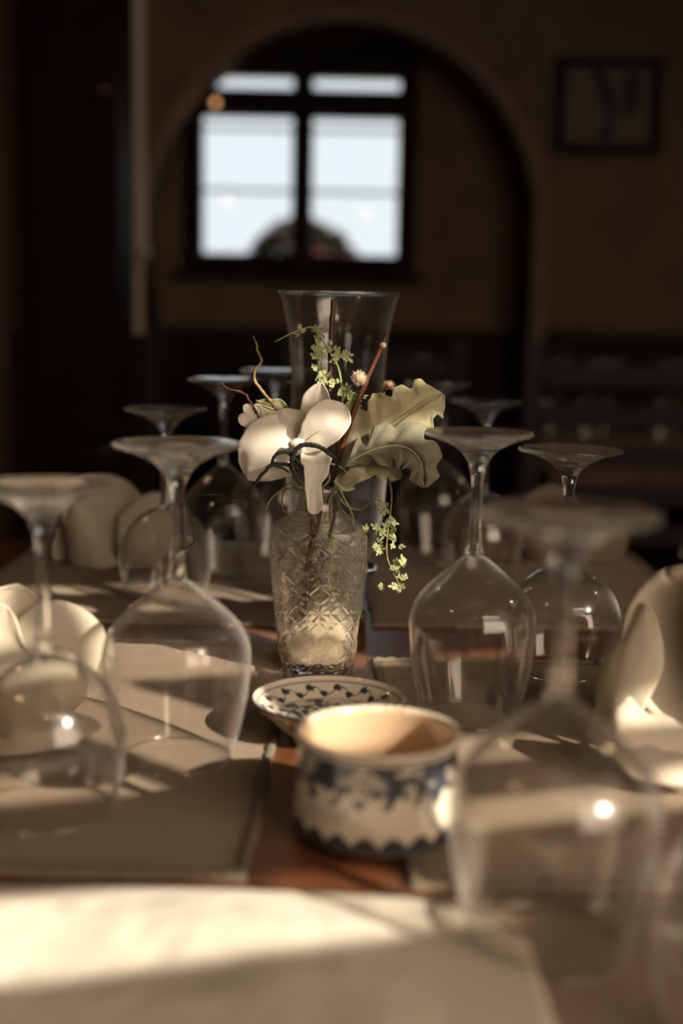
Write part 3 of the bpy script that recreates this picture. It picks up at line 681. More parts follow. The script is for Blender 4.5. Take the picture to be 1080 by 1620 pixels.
bm.faces.new(rings[0]); bm.faces.new(rings[-1])
gr = obj('granules', bm, M['sand'], smooth=False); gr.location = vase.location; gr.rotation_euler = vase.rotation_euler
tag(gr, 'pale decorative granules filling the bottom of the glass vase', 'granules', kind='stuff')

# ---------------------------------------------------------------- the arrangement; a(x, y, d): height and side read off the photograph, d = distance behind the vase axis
def a(x, y, d=0.0): return pt(x, y, VY + d)
def setloc(o, p):
    "move an object's origin to p without moving its shape"
    p = Vector(p); o.data.transform(Matrix.Translation(-p)); o.location = p; return o
K = 1.12 / F     # metres per photograph pixel at the vase
def twig(name, pts, radii, m, label, cat, n=40, seg=8, rough=0.3, seed=1, kink=0.0):
    o = obj(name, tube(bmesh.new(), pts, radii, n, seg, rough, random.Random(seed), kink), m); setloc(o, pts[0])
    return tag(o, label, cat)
def child_at(o, parent):
    "parent o to an object that sits at an unrotated location"
    o.data.transform(Matrix.Translation(-parent.location)); o.parent = parent; return o
# willow branches
b1 = twig('branch', [a(468, 985, 0.005), a(483, 900, 0.004), a(497, 820, 0.002), a(504, 770, .004), a(514, 700, .008), a(521, 614, .012), a(523, 540, .012), a(527, 474, .012)], [4.6 * K, 5 * K, 4.6 * K, 4.4 * K, 4 * K, 3.6 * K, 3.9 * K, 3.6 * K], M['bark_red'], 'straight upright red-brown branch rising before the glass chimney', 'branch', 60, seed=2)
b2 = twig('branch', [a(477, 985, -.004), a(491, 890, -.003), a(508, 800, -.003), a(520, 755, -.004), a(536, 721, -.006), a(558, 655, -.008), a(577, 607, -.008), a(592, 572, -.008), a(604, 547, -.008), a(611, 526, -.008)], [4.4 * K, 4.6 * K, 4.6 * K, 4.6 * K, 4.8 * K, 4.6 * K, 4.4 * K, 3.8 * K, 3.6 * K, 1.6 * K], M['bark_red'], 'slanting red-brown willow branch leaning to the right', 'branch', 60, seed=3)
def fuzz(c, r, n, m, parent, seed, name='catkin', squash=1.0):
    rn = random.Random(seed); bm = bmesh.new(); bmesh.ops.create_icosphere(bm, subdivisions=2, radius=r * .72)
    for v in bm.verts: v.co = v.co * (1 + .12 * rn.random())
    for i in range(n):
        d = Vector((rn.gauss(0, 1), rn.gauss(0, 1), rn.gauss(0, 1))).normalized(); s = d.orthogonal().normalized() * r * .05
        b = d * r * .6; e = d * r * rn.uniform(.95, 1.3) + Vector((rn.gauss(0, 1), 0, rn.gauss(0, 1))) * r * .08
        vs = [bm.verts.new(b - s), bm.verts.new(b + s), bm.verts.new(e)]; bm.faces.new(vs)
    for v in bm.verts: v.co.z *= squash; v.co += c
    o = obj(name, bm, m); child_at(o, parent); return o
fuzz(a(568, 598, -.012), 11 * K, 500, M['fuzz'], b2, 1); fuzz(a(606, 546, -.010), 5 * K, 160, M['fuzz'], b2, 2); fuzz(a(522, 542, .010), 5 * K, 160, M['fuzz'], b1, 3)
b3 = twig('branch', [a(500, 820, .002), a(512, 760, .01), a(560, 690, .02), a(596, 640, .02), a(612, 612, .015)], [2 * K, 2 * K, 1.6 * K, 1.5 * K, 1.4 * K], M['bark'], 'thin twig ending in a rough dry bud above the leaf', 'twig', 40, seed=5)
fuzz(a(615, 609, .013), 9 * K, 300, M['bud'], b3, 4, 'bud', .8)
# stems in the vase
twig('flower_stem', [a(475, 985, -.012), a(492, 930, -.012), a(508, 885, -.011), a(524, 840, -.009), a(528, 800, -.006), a(520, 760, -.01), a(500, 715, -.02), a(478, 700, -.03)], [3.4 * K, 4 * K, 3.6 * K, 3 * K, 2.6 * K, 2.4 * K, 2 * K, 2 * K], M['bark_dark'], 'dark green stem of the white blossom slanting through the vase', 'flower stem', 50, seed=7)
twig('flower_stem', [a(492, 982, .006), a(500, 960, .006), a(518, 945, .008), a(530, 880, .008), a(520, 800, .006), a(535, 745, .004), a(560, 722, -.002)], [2.4 * K, 2.4 * K, 2 * K, 2 * K, 2 * K, 2 * K, 1.6 * K], M['green'], 'short pale green leaf stem low in the vase', 'flower stem', 40, seed=8)
# curly twigs
cl = [
 ([a(505, 815, 0), a(498, 760, -.006), a(470, 690, -.01), a(440, 646, -.012), a(425, 633, -.012), a(412, 614, -.01), a(404, 592, -.008), a(414, 570, -.006), a(405, 552, -.006), a(401, 531, -.004)], [2 * K, 2 * K, 2.2 * K, 2.6 * K, 2.6 * K, 2.6 * K, 2.4 * K, 2.2 * K, 2 * K, 1 * K], 'bark', 'tall pale curly twig rising at upper left of the bouquet'),
 ([a(498, 812, .004), a(485, 750, -.004), a(440, 700, -.014), a(409, 664, -.022), a(396, 636, -.022), a(377, 616, -.02), a(353, 603, -.016)], [1.6 * K, 1.8 * K, 1.8 * K, 2 * K, 2 * K, 2 * K, 1 * K], 'bark_red', 'short reddish twig pointing to the far left'),
 ([a(510, 800, 0), a(505, 765, -.01), a(482, 748, -.03), a(466, 737, -.042), a(446, 731, -.045), a(429, 733, -.045), a(418, 747, -.044), a(399, 770, -.042), a(377, 784, -.04), a(350, 783, -.038), a(311, 783, -.034), a(296, 800, -.03), a(308, 840, -.028), a(303, 862, -.026), a(274, 880, -.024), a(266, 920, -.022)], [2 * K, 2 * K, 2.4 * K, 3 * K, 3 * K, 2.6 * K, 2.4 * K, 2 * K, 1.7 * K, 1.5 * K, 1.4 * K, 1.3 * K, 1.3 * K, 1.2 * K, 1.1 * K, 1 * K], 'bark_dark', 'long dark curly twig trailing left behind the tall glass stem'),
 ([a(512, 800, -.002), a(528, 760, -.015), a(532, 728, -.035), a(518, 712, -.045), a(499, 703, -.048), a(477, 703, -.048), a(463, 717, -.048), a(463, 738, -.048), a(472, 756, -.046), a(482, 766, -.042)], [1.8 * K, 2 * K, 2.4 * K, 2.6 * K, 2.8 * K, 2.9 * K, 2.8 * K, 2.6 * K, 2.2 * K, 1 * K], 'bark_dark', 'thick dark tendril looping over the middle of the white blossom'),
 ([a(505, 805, -.004), a(490, 760, -.03), a(472, 730, -.046), a(458, 715, -.048), a(440, 716, -.048), a(432, 730, -.047), a(444, 737, -.047), a(458, 745, -.044)], [1.4 * K, 1.6 * K, 2 * K, 2.2 * K, 2.2 * K, 2 * K, 1.6 * K, .8 * K], 'bark_dark', 'small dark tendril curl left of the big loop'),
 ([a(520, 790, 0), a(560, 790, -.004), a(598, 796, -.006), a(599, 733, -.014), a(612, 750, -.016), a(619, 780, -.014), a(617, 810, -.012), a(611, 850, -.012), a(614, 885, -.012), a(622, 902, -.012)], [1 * K] * 10, 'bark', None),
]
for i, (p_, r_, m_, lb) in enumerate(cl):
    if i in (2, 3, 4):
        lo, hi = ((2, 9), (2, 11), (2, 9))[i - 2]
        p_ = [p - Vector((0, (.013, .013, .009)[i - 2] if lo <= k < hi else 0, 0)) for k, p in enumerate(p_)]; r_ = [q * (1.25 if i > 2 else 1) for q in r_]
    if lb: twig('curly_twig', p_, r_, M[m_], lb, 'twig', 140, 7, .5, 10 + i, kink=.004 if i < 2 else .0012)
# olive tendrils at the vase neck
for i, (p_, lb) in enumerate([
 ([a(500, 830, -.004), a(486, 790, -.012), a(462, 765, -.02), a(444, 776, -.024), a(428, 790, -.024), a(420, 808, -.022)], 'thin green tendril hanging left of the vase neck'),
 ([a(498, 832, -.006), a(480, 785, -.016), a(452, 774, -.024), a(446, 800, -.026), a(455, 812, -.026), a(468, 806, -.026)], 'golden curled tendril hooked beside the vase neck'),
 ([a(512, 830, .002), a(522, 775, .01), a(548, 800, .012), a(570, 806, .01), a(586, 795, .008)], 'thin green tendril arching right of the vase neck'),
 ([a(508, 830, -.006), a(530, 770, -.02), a(545, 790, -.024), a(557, 815, -.024), a(560, 838, -.022)], 'green tendril drooping over the right vase shoulder'),
 ([a(500, 826, -.008), a(492, 790, -.014), a(520, 760, -.026), a(518, 735, -.03), a(540, 740, -.03), a(553, 755, -.028)], 'fine green tendril crossing under the blossom')]):
    twig('tendril', p_, [1.6 * K, 1.7 * K, 1.5 * K, 1.2 * K, .7 * K], M['green' if i != 1 else 'bark'], lb, 'tendril', 50, 6, .3, 30 + i)

# white orchid blossom
oc = a(480, 708, -.036)
orch = thing('orchid_blossom', oc, 'large white silk orchid blossom left of the branches above the vase', 'flower')
def petal(spine, wl, wr, n_, name='petal', m='petal', parent=orch, **kw):
    kw.setdefault('tip', .3)
    wl = [q * K for q in wl]; wr = [q * K for q in wr]
    o = obj(name, leafmesh(spine, wl, wr, n_, **kw), M[m]); child_at(o, parent); return o
# big left petal, a rounded sail
petal([a(478, 706, -.030), a(462, 700, -.036), a(440, 706, -.041), a(418, 722, -.040), a(402, 742, -.034), a(392, 758, -.028)], [6, 30, 44, 48, 44, 36, 26, 10], [6, 34, 50, 52, 44, 34, 24, 10], (0.1, -1, .15), cup=-.18, ripple=.0010, freq=1.1, nu=48, nv=27, seed=2, tip=.35)
# top petal
petal([a(490, 700, -.022), a(494, 670, -.018), a(502, 638, -.014), a(508, 606, -.016)], [6, 16, 22, 24, 20, 10], [6, 16, 22, 24, 20, 10], (-.3, -1, .1), cup=.35, nu=34, nv=19, seed=5, tip=.4)
# right petal, rolled forward
petal([a(470, 712, -.036), a(496, 694, -.044), a(522, 668, -.046), a(546, 643, -.036)], [4, 18, 28, 34, 34, 26, 10], [4, 16, 24, 28, 28, 22, 10], (.25, -1, .45), cup=.35, ripple=.001, freq=1, nu=40, nv=23, seed=7, tip=.4)
# upper left petal
petal([a(484, 704, -.028), a(466, 688, -.032), a(452, 668, -.034), a(443, 648, -.030)], [4, 20, 30, 34, 30, 14], [4, 20, 30, 34, 28, 14], (-.1, -1, .3), cup=-.25, nu=34, nv=19, seed=9, tip=.4)
# hanging lower petal
petal([a(486, 708, -.040), a(498, 735, -.046), a(494, 765, -.048), a(496, 790, -.046), a(497, 813, -.040)], [12, 24, 20, 13, 13, 13, 10, 6], [12, 20, 17, 12, 11, 11, 9, 6], (.15, -1, .1), cup=.3, nu=40, nv=17, seed=11, tip=.12)
petal([a(490, 715, -.034), a(506, 722, -.036), a(517, 738, -.034)], [5, 12, 14, 12, 6], [5, 10, 12, 10, 6], (.2, -1, .4), cup=.4, nu=20, seed=12)
petal([a(486, 706, -.034), a(476, 715, -.05), a(468, 709, -.054), a(456, 702, -.05)], [5, 13, 15, 13, 6], [5, 12, 14, 12, 6], (0, -1, -.3), cup=-.6, nu=20, seed=13, name='lip')
obj_ = obj('column', tube(bmesh.new(), [a(484, 708, -.034), a(478, 700, -.046), a(470, 702, -.052)], [5 * K, 5 * K, 3 * K], 12, 10), M['petal']); child_at(obj_, orch)
for k in range(3):
    s_ = tube(bmesh.new(), [a(482, 698, -.05), a(495 + 5 * k, 688 - 3 * k, -.054), a(505 + 6 * k, 684 + 4 * k, -.052)], [.8 * K, .4 * K], 10, 5); child_at(obj('stamen', s_, M['green']), orch)
# small frilled petals at far left
fr_ = thing('small_blossom', a(408, 664, -.02), 'small white frilled blossom at the far left edge of the bouquet', 'flower')
for sp_, w_ in (([a(412, 668, -.02), a(400, 655, -.022), a(386, 641, -.022)], 9), ([a(410, 670, -.024), a(394, 668, -.028), a(378, 658, -.028)], 10), ([a(410, 676, -.02), a(398, 680, -.022), a(386, 681, -.02)], 6), ([a(412, 668, -.014), a(408, 652, -.016), a(403, 640, -.014)], 8)):
    petal(sp_, [2, w_ * .7, w_, w_ * .9, 2], [2, w_ * .7, w_, w_ * .9, 2], (-.2, -1, .4), parent=fr_, cup=.4, nu=18, nv=11, seed=w_)

# felted leaves
def leaf(label, spine, wl, wr, n_, m, base_stem=True, **kw):
    wl = [q * K for q in wl]; wr = [q * K for q in wr]
    o = obj('felted_leaf', leafmesh(spine, wl, wr, n_, **kw), M[m]); setloc(o, spine[0]); tag(o, label, 'leaf')
    mid = spl(spine, 24); no = Vector(n_).normalized() * .0006
    vn = obj('midrib', tube(bmesh.new(), [p + no for p in mid[:22]], [2.2 * K, 1.6 * K, .6 * K], 24, 6), M['felt_leaf']); child_at(vn, o)
    return o
leaf('largest pale green felted leaf with scalloped lobes at upper right', [a(535, 735, -.004), a(575, 702, -.012), a(620, 672, -.018), a(665, 640, -.016), a(699, 622, -.006)],
     [5, 20, 34, 30, 46, 56, 52, 40, 54, 60, 54, 36, 46, 44, 30, 38, 36, 24, 6], [5, 12, 18, 14, 22, 30, 24, 20, 34, 40, 30, 24, 38, 42, 28, 26, 34, 24, 6], (-.1, -1, .25), 'felt_leaf', cup=-.15, ripple=.0026, freq=4.4, nu=110, nv=41, seed=3, veins=.0026)
leaf('felted leaf coloured as if in shade, curling down below the largest leaf', [a(545, 735, -.022), a(590, 712, -.036), a(635, 706, -.044), a(664, 728, -.046), a(672, 771, -.040)],
     [5, 16, 30, 22, 36, 42, 28, 42, 46, 28, 36, 34, 20, 24, 6], [4, 8, 16, 12, 26, 30, 18, 34, 38, 22, 30, 32, 18, 22, 6], (-.1, -1, .35), 'felt_leaf_shaded', cup=-.3, ripple=.0024, freq=4.4, nu=110, nv=41, seed=6, veins=.003)
leaf('pale lobed leaf showing below the shade-coloured felted leaf', [a(550, 735, -.012), a(585, 738, -.020), a(615, 742, -.022), a(634, 757, -.020)], [4, 12, 10, 20, 14, 20, 10, 2], [4, 10, 22, 12, 24, 12, 14, 2], (0, -1, .2), 'felt_leaf', cup=.15, ripple=.002, freq=3, nu=40, nv=17, seed=8, veins=.0008)
leaf('small rounded pale leaf just above the vase mouth', [a(536, 768, -.014), a(552, 758, -.022), a(568, 752, -.026), a(582, 754, -.024)], [3, 9, 13, 12, 3], [3, 10, 12, 10, 3], (0, -1, .3), 'felt_leaf', cup=.3, nu=28, nv=15, seed=9, veins=.0006)
leaf('small pale leaf drooping over the right lip of the vase', [a(532, 752, -.010), a(543, 766, -.020), a(560, 773, -.022)], [3, 9, 11, 8, 2], [3, 9, 11, 8, 2], (0, -1, .2), 'felt_leaf', cup=.3, nu=24, nv=13, seed=10, veins=.0006)
leaf('narrow pale leaf standing beside the slanting branch', [a(540, 728, 0), a(551, 705, -.004), a(562, 680, -.002)], [3, 9, 10, 8, 2], [3, 8, 9, 7, 2], (-.2, -1, 0), 'felt_leaf', cup=.4, nu=24, nv=13, seed=11)
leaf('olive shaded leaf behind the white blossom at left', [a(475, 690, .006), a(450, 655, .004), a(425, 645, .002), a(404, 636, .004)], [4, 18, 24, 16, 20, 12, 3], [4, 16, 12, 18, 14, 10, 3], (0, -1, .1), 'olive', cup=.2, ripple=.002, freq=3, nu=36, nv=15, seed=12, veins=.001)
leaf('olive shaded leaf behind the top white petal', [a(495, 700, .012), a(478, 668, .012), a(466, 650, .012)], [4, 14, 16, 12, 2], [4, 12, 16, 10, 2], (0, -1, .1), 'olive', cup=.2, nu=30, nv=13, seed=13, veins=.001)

# lacy sprigs: a stem with little lobed leaves
lob = []
for k in range(5):
    an = (-1.1, -.6, 0, .6, 1.1)[k]; lob.append((an, (.55, .8, 1, .8, .55)[k]))
def lobed(seed):
    rn = random.Random(seed); bm = bmesh.new()
    for an, ln in lob:
        ln *= rn.uniform(.8, 1.15); an += rn.uniform(-.15, .15); d = Vector((math.cos(an), math.sin(an), rn.uniform(-.3, .4))); s = Vector((-math.sin(an), math.cos(an), 0))
        prev = None
        for t, wd in ((0, .07), (.35, .09), (.7, .17), (.9, .12), (1.0, .02)):
            c = d * ln * t; q = [bm.verts.new(c - s * wd + Vector((0, 0, .04))), bm.verts.new(c), bm.verts.new(c + s * wd + Vector((0, 0, .04)))]
            if prev:
                for i in (0, 1): bm.faces.new((prev[i], prev[i + 1], q[i + 1], q[i]))
            prev = q
    me = bpy.data.meshes.new('leaf'); bmesh.ops.recalc_face_normals(bm, faces=bm.faces); bm.to_mesh(me); bm.free(); me.materials.append(M['sprig']); return me
LM = [lobed(s) for s in range(4)]
def sprig(pts, r, clusters, label, seed, m='green'):
    o = obj('sprig', tube(bmesh.new(), pts, r, 60, 6, .2, random.Random(seed)), M[m]); setloc(o, pts[0]); tag(o, label, 'sprig')
    rn = random.Random(seed)
    for (x, y, d, s, cnt) in clusters:
        for k in range(cnt):
            l = bpy.data.objects.new('leaf', LM[rn.randrange(4)]); sc.collection.objects.link(l); l.parent = o
            p = a(x + rn.uniform(-7, 7), y + rn.uniform(-7, 7), d + rn.uniform(-.004, .004)); l.location = p - o.location
            l.rotation_euler = (R(90) + rn.uniform(-.7, .7), rn.uniform(0, 6.28), rn.uniform(-.6, .6)); q = s * K * rn.uniform(.75, 1.2); l.scale = (q, q, q)
    return o
sprig([a(515, 800, .004), a(532, 700, .006), a(541, 640, 0), a(537, 590, 0), a(527, 566, 0), a(514, 545, 0), a(500, 524, 0), a(488, 518, 0), a(462, 527, -.002), a(434, 541, -.004)], [2 * K, 1.8 * K, 1.6 * K, 1.4 * K, 1.2 * K, 1 * K, .8 * K],
      [(502, 520, 0, 13, 4), (508, 538, 0, 10, 3), (500, 561, 0, 15, 5), (540, 560, .002, 15, 6), (525, 552, 0, 11, 3), (508, 585, .001, 14, 5), (512, 604, .002, 13, 4), (530, 604, 0, 12, 4), (540, 620, -.002, 14, 5), (552, 625, -.002, 15, 6), (560, 640, 0, 13, 5), (546, 648, -.002, 13, 5), (572, 632, .002, 11, 4), (477, 525, 0, 8, 3)],
      'tall pale green lacy sprig rising between the two branches', 41)
sprig([a(520, 790, 0), a(560, 740, -.012), a(598, 733, -.016), a(612, 752, -.016), a(619, 780, -.014), a(617, 810, -.012), a(612, 850, -.012), a(612, 880, -.012), a(620, 902, -.012), a(634, 930, -.012)], [1.6 * K, 1.6 * K, 1.8 * K, 1.8 * K, 1.4 * K, 1.2 * K, 1 * K],
      [(610, 802, -.012, 13, 6), (618, 822, -.012, 12, 4), (600, 838, -.012, 13, 5), (584, 838, -.012, 10, 3), (624, 845, -.012, 12, 5), (598, 863, -.012, 12, 5), (625, 862, -.012, 11, 4), (632, 893, -.012, 12, 6), (622, 905, -.012, 10, 3), (630, 925, -.012, 12, 6), (605, 928, -.012, 8, 3), (637, 915, -.012, 11, 3)],
      'lacy green sprig hanging down to the right of the vase', 42, 'bark')

# ---------------------------------------------------------------- blue and white painted pieces
CRM, BLU, DBL = Vector((.78, .70, .56)), Vector((.035, .075, .15)), Vector((.012, .022, .045))
def mixv(c, d, f): f = max(0, min(1, f)); return tuple(c[i] + (d[i] - c[i]) * f for i in range(3))
def sst(e0, e1, x): t = max(0, min(1, (x - e0) / (e1 - e0))); return t * t * (3 - 2 * t)
PR, PH = .0495, .0625
pot = lathe([(0, .003), (.030, .003), (.034, 0), (.040, 0), (.046, .003)] + [(.0495 + .0018 * math.cos((z / 60) * 3), .006 + z * .0009) for z in range(0, 60)] + [(.0500, .0605), (.0506, .0625), (.0500, .0640), (.0480, .0645), (.0462, .0635), (.0455, .060), (.0450, .050), (.0448, .030), (.0440, .014), (.040, .008), (.020, .007), (0, .007)], 320)
PX, PY = 0.025, 0.733
po = obj('painted_pot', pot, M['ceramic']); po.location = (PX, PY, TZ)
tag(po, 'blue and white painted ceramic pot on the bare wood strip', 'pot')
def potpaint(c):
    r = math.hypot(c.x, c.y); z = c.z; th = math.atan2(c.x, -c.y)
    if r < .0462 and (z > .02 or r < .0445) and z > .0065: return (.62, .43, .27)  # tan inside: shade and warm bounced light put into the colour
    if r < .0475 and z > .02: return tuple(CRM)
    col = CRM; f = 0
    f = max(f, sst(.0595, .0600, z) * (1 - sst(.0612, .0618, z)))                      # rim line
    u = th * 6.2
    # scrolled flower band
    cx_ = round(u); du = (u - cx_) * .0085 * 1.0; dz_ = z - (.0475 + .0015 * math.sin(cx_ * 2.3)); rho = math.hypot(du * 1.15, dz_); an = math.atan2(dz_, du)
    f = max(f, .95 * (.5 + .5 * math.sin(an * 5 + rho * 1100 + cx_)) * (1 - sst(.0075, .0090, rho)))
    f = max(f, .95 * sst(.40, .47, noise.noise(Vector((c.x * 95, c.y * 95, z * 120))) * .5 + .5) * sst(.034, .038, z + .004 * math.sin(u * 3.14)) * (1 - sst(.057, .058, z)))
    f = max(f, .9 * sst(.055, .0555, z) * (1 - sst(.0565, .057, z)))
    # lower scalloped border
    f = max(f, .95 * (1 - sst(-.001, .001, z - (.0105 + .0060 * abs(math.sin(u * 1.57))))))
    f = min(f, 1 - .75 * (1 - sst(.0012, .0018, abs(z - .0045))))
    # script-like flourish low on the left side
    if -1.0 < th < -.38: f = max(f, .7 * (1 - sst(.0006, .0013, abs(z - (.0255 - (th + .7) * -.004 + .0030 * math.sin(th * 42) + .0012 * math.sin(th * 97))))))
    # oval cartouche line on the right
    f = max(f, .6 * (1 - sst(.0010, .0020, abs(math.hypot((th - .95) * .05, z - .034) - .019))))
    return mixv(col, BLU if f < .6 else DBL, f)
paint(po, potpaint)
# saucer
SX, SY = -0.006, 0.907
sau = lathe([(0, .004), (.022, .003), (.026, 0), (.029, 0), (.030, .004), (.038, .010), (.048, .019), (.0555, .027), (.0578, .0300), (.0580, .0310), (.0570, .0316)] + [(.0565 - .0165 * t / 20, .0310 - .013 * (t / 20) ** .8) for t in range(21)] + [(.0395 - .0395 * t / 24, .0178 - .006 * math.sin(t / 24 * 1.57)) for t in range(1, 25)], 320)
so_ = obj('saucer', sau, M['ceramic']); so_.location = (SX, SY, TZ)
tag(so_, 'blue and white painted saucer between vase and pot', 'saucer')
def saupaint(c):
    r = math.hypot(c.x, c.y); th = math.atan2(c.y, c.x)
    if c.z < .0306 - (.058 - r) * 1.25 or c.z < .006: return mixv(CRM, (.45, .30, .16), .45) if c.z < .0285 else tuple(DBL)
    f = sst(.0565, .0572, r)
    f = max(f, .7 * (1 - sst(.0003, .0007, abs(r - .0535))), .7 * (1 - sst(.0003, .0008, abs(r - .0395))))
    if .0395 < r < .0535:
        q = th * 14 / math.pi; k = q % 1 - .5; mid = .0465 + .0028 * math.sin(q * math.pi)
        f = max(f, .95 * (1 - sst(.7, 1.0, math.hypot(k / .36, (r - mid - .002 * k) / .0030))), .8 * (1 - sst(.0004, .0009, abs(r - (.0465 + .003 * math.sin(q * math.pi + 1))))))
    if r < .0385:
        f = max(f, .85 * sst(.5, .56, noise.noise(Vector((c.x * 150, c.y * 150, 3))) * .5 + .5 + .06 * math.sin(th * 8)), .8 * (1 - sst(.0003, .0008, abs(r - .031))))
    return mixv(CRM * .98, BLU if f < .7 else DBL, f)
paint(so_, saupaint)

# ---------------------------------------------------------------- napkins and the front cloth
def napkin(loc_px, parts, label, Yc, m='napkin'):
    base = Vector(loc_px)
    t = thing('napkin', base, label, 'napkin', 'folded napkins')
    for sp_, wl, wr, n_, kw in parts:
        o = obj('fold', leafmesh(sp_, wl, wr, n_, tip=.35, nu=48, nv=25, **kw), M[m])
        for v in o.data.vertices:
            if v.co.z < MZ + .0006: v.co.z = MZ + .0006
        child_at(o, t)
    return t
Y0 = .872
cm = .01
napkin((-.215, Y0, MZ), [
  ([pt(45, 1165, Y0 - .01), pt(70, 1090, Y0), pt(100, 1030, Y0 + .01), pt(160, 990, Y0 + .02)], [1.5 * cm, 4 * cm, 4.2 * cm, 3.4 * cm, 1.4 * cm], [1 * cm, 2.6 * cm, 3.0 * cm, 2.4 * cm, .9 * cm], (.1, -1, .3), dict(cup=-.35, ripple=.002, freq=1.2, thick=.0016, seed=1)),
  ([pt(20, 1150, Y0 + .02), pt(15, 1060, Y0 + .03), pt(20, 990, Y0 + .035), pt(25, 925, Y0 + .03)], [2 * cm, 4.5 * cm, 4.2 * cm, 3.5 * cm, .8 * cm], [1.4 * cm, 3 * cm, 3.4 * cm, 2.6 * cm, .6 * cm], (.2, -1, .2), dict(cup=.3, ripple=.003, freq=1.0, thick=.0016, seed=2)),
  ([pt(15, 1175, Y0 - .03), pt(45, 1120, Y0 - .04), pt(90, 1085, Y0 - .04), pt(136, 1098, Y0 - .03)], [1.6 * cm, 3.2 * cm, 3 * cm, 2.0 * cm, .6 * cm], [1 * cm, 2 * cm, 2.4 * cm, 1.8 * cm, .5 * cm], (.1, -1, .5), dict(cup=-.4, thick=.0016, seed=3)),
  ([pt(-40, 1180, Y0 - .02), pt(30, 1160, Y0 - .03), pt(90, 1145, Y0 - .03), pt(158, 1150, Y0 - .02)], [1.2 * cm, 2 * cm, 2 * cm, 1.5 * cm, .4 * cm], [1 * cm, 1.6 * cm, 1.6 * cm, 1.2 * cm, .4 * cm], (0, -.7, 1), dict(cup=-.3, ripple=.002, freq=1.5, thick=.0016, seed=4)),
  ([pt(-60, 1165, Y0), pt(-50, 1080, Y0), pt(-20, 1000, Y0 + .01), pt(10, 960, Y0 + .01)], [1.6 * cm, 4 * cm, 4 * cm, 3 * cm, 1 * cm], [1.6 * cm, 3.4 * cm, 3.4 * cm, 2.5 * cm, .6 * cm], (.3, -1, .1), dict(cup=.35, thick=.0016, seed=5)),
 ], 'sunlit cream napkin folded like a flower behind the left frame-edge glass', Y0)
Y1 = 1.53
napkin((-.285, Y1, MZ), [
  ([pt(150, 905, Y1 - .02), pt(140, 870, Y1 - .02), pt(125, 830, Y1 - .01), pt(112, 795, Y1)], [4 * cm, 3.6 * cm, 2.6 * cm, 1.4 * cm, .3 * cm], [2.6 * cm, 2.2 * cm, 1.6 * cm, .9 * cm, .3 * cm], (-.2, -1, .1), dict(cup=-.5, thick=.0016, seed=6)),
  ([pt(170, 900, Y1 + .01), pt(185, 850, Y1 + .01), pt(175, 800, Y1 + .02), pt(185, 755, Y1 + .03)], [2.4 * cm, 5.0 * cm, 6 * cm, 5 * cm, 2 * cm], [2.0 * cm, 4 * cm, 5 * cm, 4 * cm, 1.6 * cm], (.1, -1, .1), dict(cup=.25, ripple=.008, freq=1.2, thick=.0016, seed=7)),
  ([pt(200, 905, Y1 - .01), pt(225, 870, Y1 - .01), pt(240, 830, Y1), pt(250, 780, Y1 + .01)], [1.6 * cm, 3.4 * cm, 4 * cm, 3.0 * cm, .6 * cm], [1.6 * cm, 3 * cm, 3.4 * cm, 2.6 * cm, .6 * cm], (.3, -1, .1), dict(cup=-.35, thick=.0016, seed=8)),
  ([pt(120, 905, Y1 + .02), pt(120, 870, Y1 + .03), pt(140, 820, Y1 + .03), pt(160, 775, Y1 + .03)], [2 * cm, 3 * cm, 3 * cm, 2.4 * cm, .6 * cm], [1.6 * cm, 3 * cm, 3.4 * cm, 2.6 * cm, .6 * cm], (-.3, -1, .1), dict(cup=.3, thick=.0016, seed=9)),
 ], 'dim cream napkin fan on the far left placemat', Y1)
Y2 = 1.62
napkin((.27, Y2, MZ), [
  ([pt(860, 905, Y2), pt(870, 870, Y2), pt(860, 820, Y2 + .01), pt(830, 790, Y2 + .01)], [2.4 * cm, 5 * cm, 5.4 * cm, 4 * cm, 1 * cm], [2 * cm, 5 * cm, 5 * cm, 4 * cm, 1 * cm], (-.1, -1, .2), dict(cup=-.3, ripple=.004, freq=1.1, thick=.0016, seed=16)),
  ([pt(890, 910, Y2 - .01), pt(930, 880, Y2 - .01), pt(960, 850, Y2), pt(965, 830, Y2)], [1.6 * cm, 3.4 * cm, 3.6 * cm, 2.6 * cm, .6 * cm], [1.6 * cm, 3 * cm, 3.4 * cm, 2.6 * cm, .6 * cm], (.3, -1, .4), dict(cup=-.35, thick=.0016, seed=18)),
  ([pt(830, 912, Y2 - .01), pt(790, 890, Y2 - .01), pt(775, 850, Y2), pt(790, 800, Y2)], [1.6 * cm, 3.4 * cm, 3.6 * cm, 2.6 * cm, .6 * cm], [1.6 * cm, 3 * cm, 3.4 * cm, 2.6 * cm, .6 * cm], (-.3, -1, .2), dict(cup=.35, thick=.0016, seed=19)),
 ], 'napkin darkened as if in shade on the far right placemat behind the glasses', Y2, 'napkin_shaded')
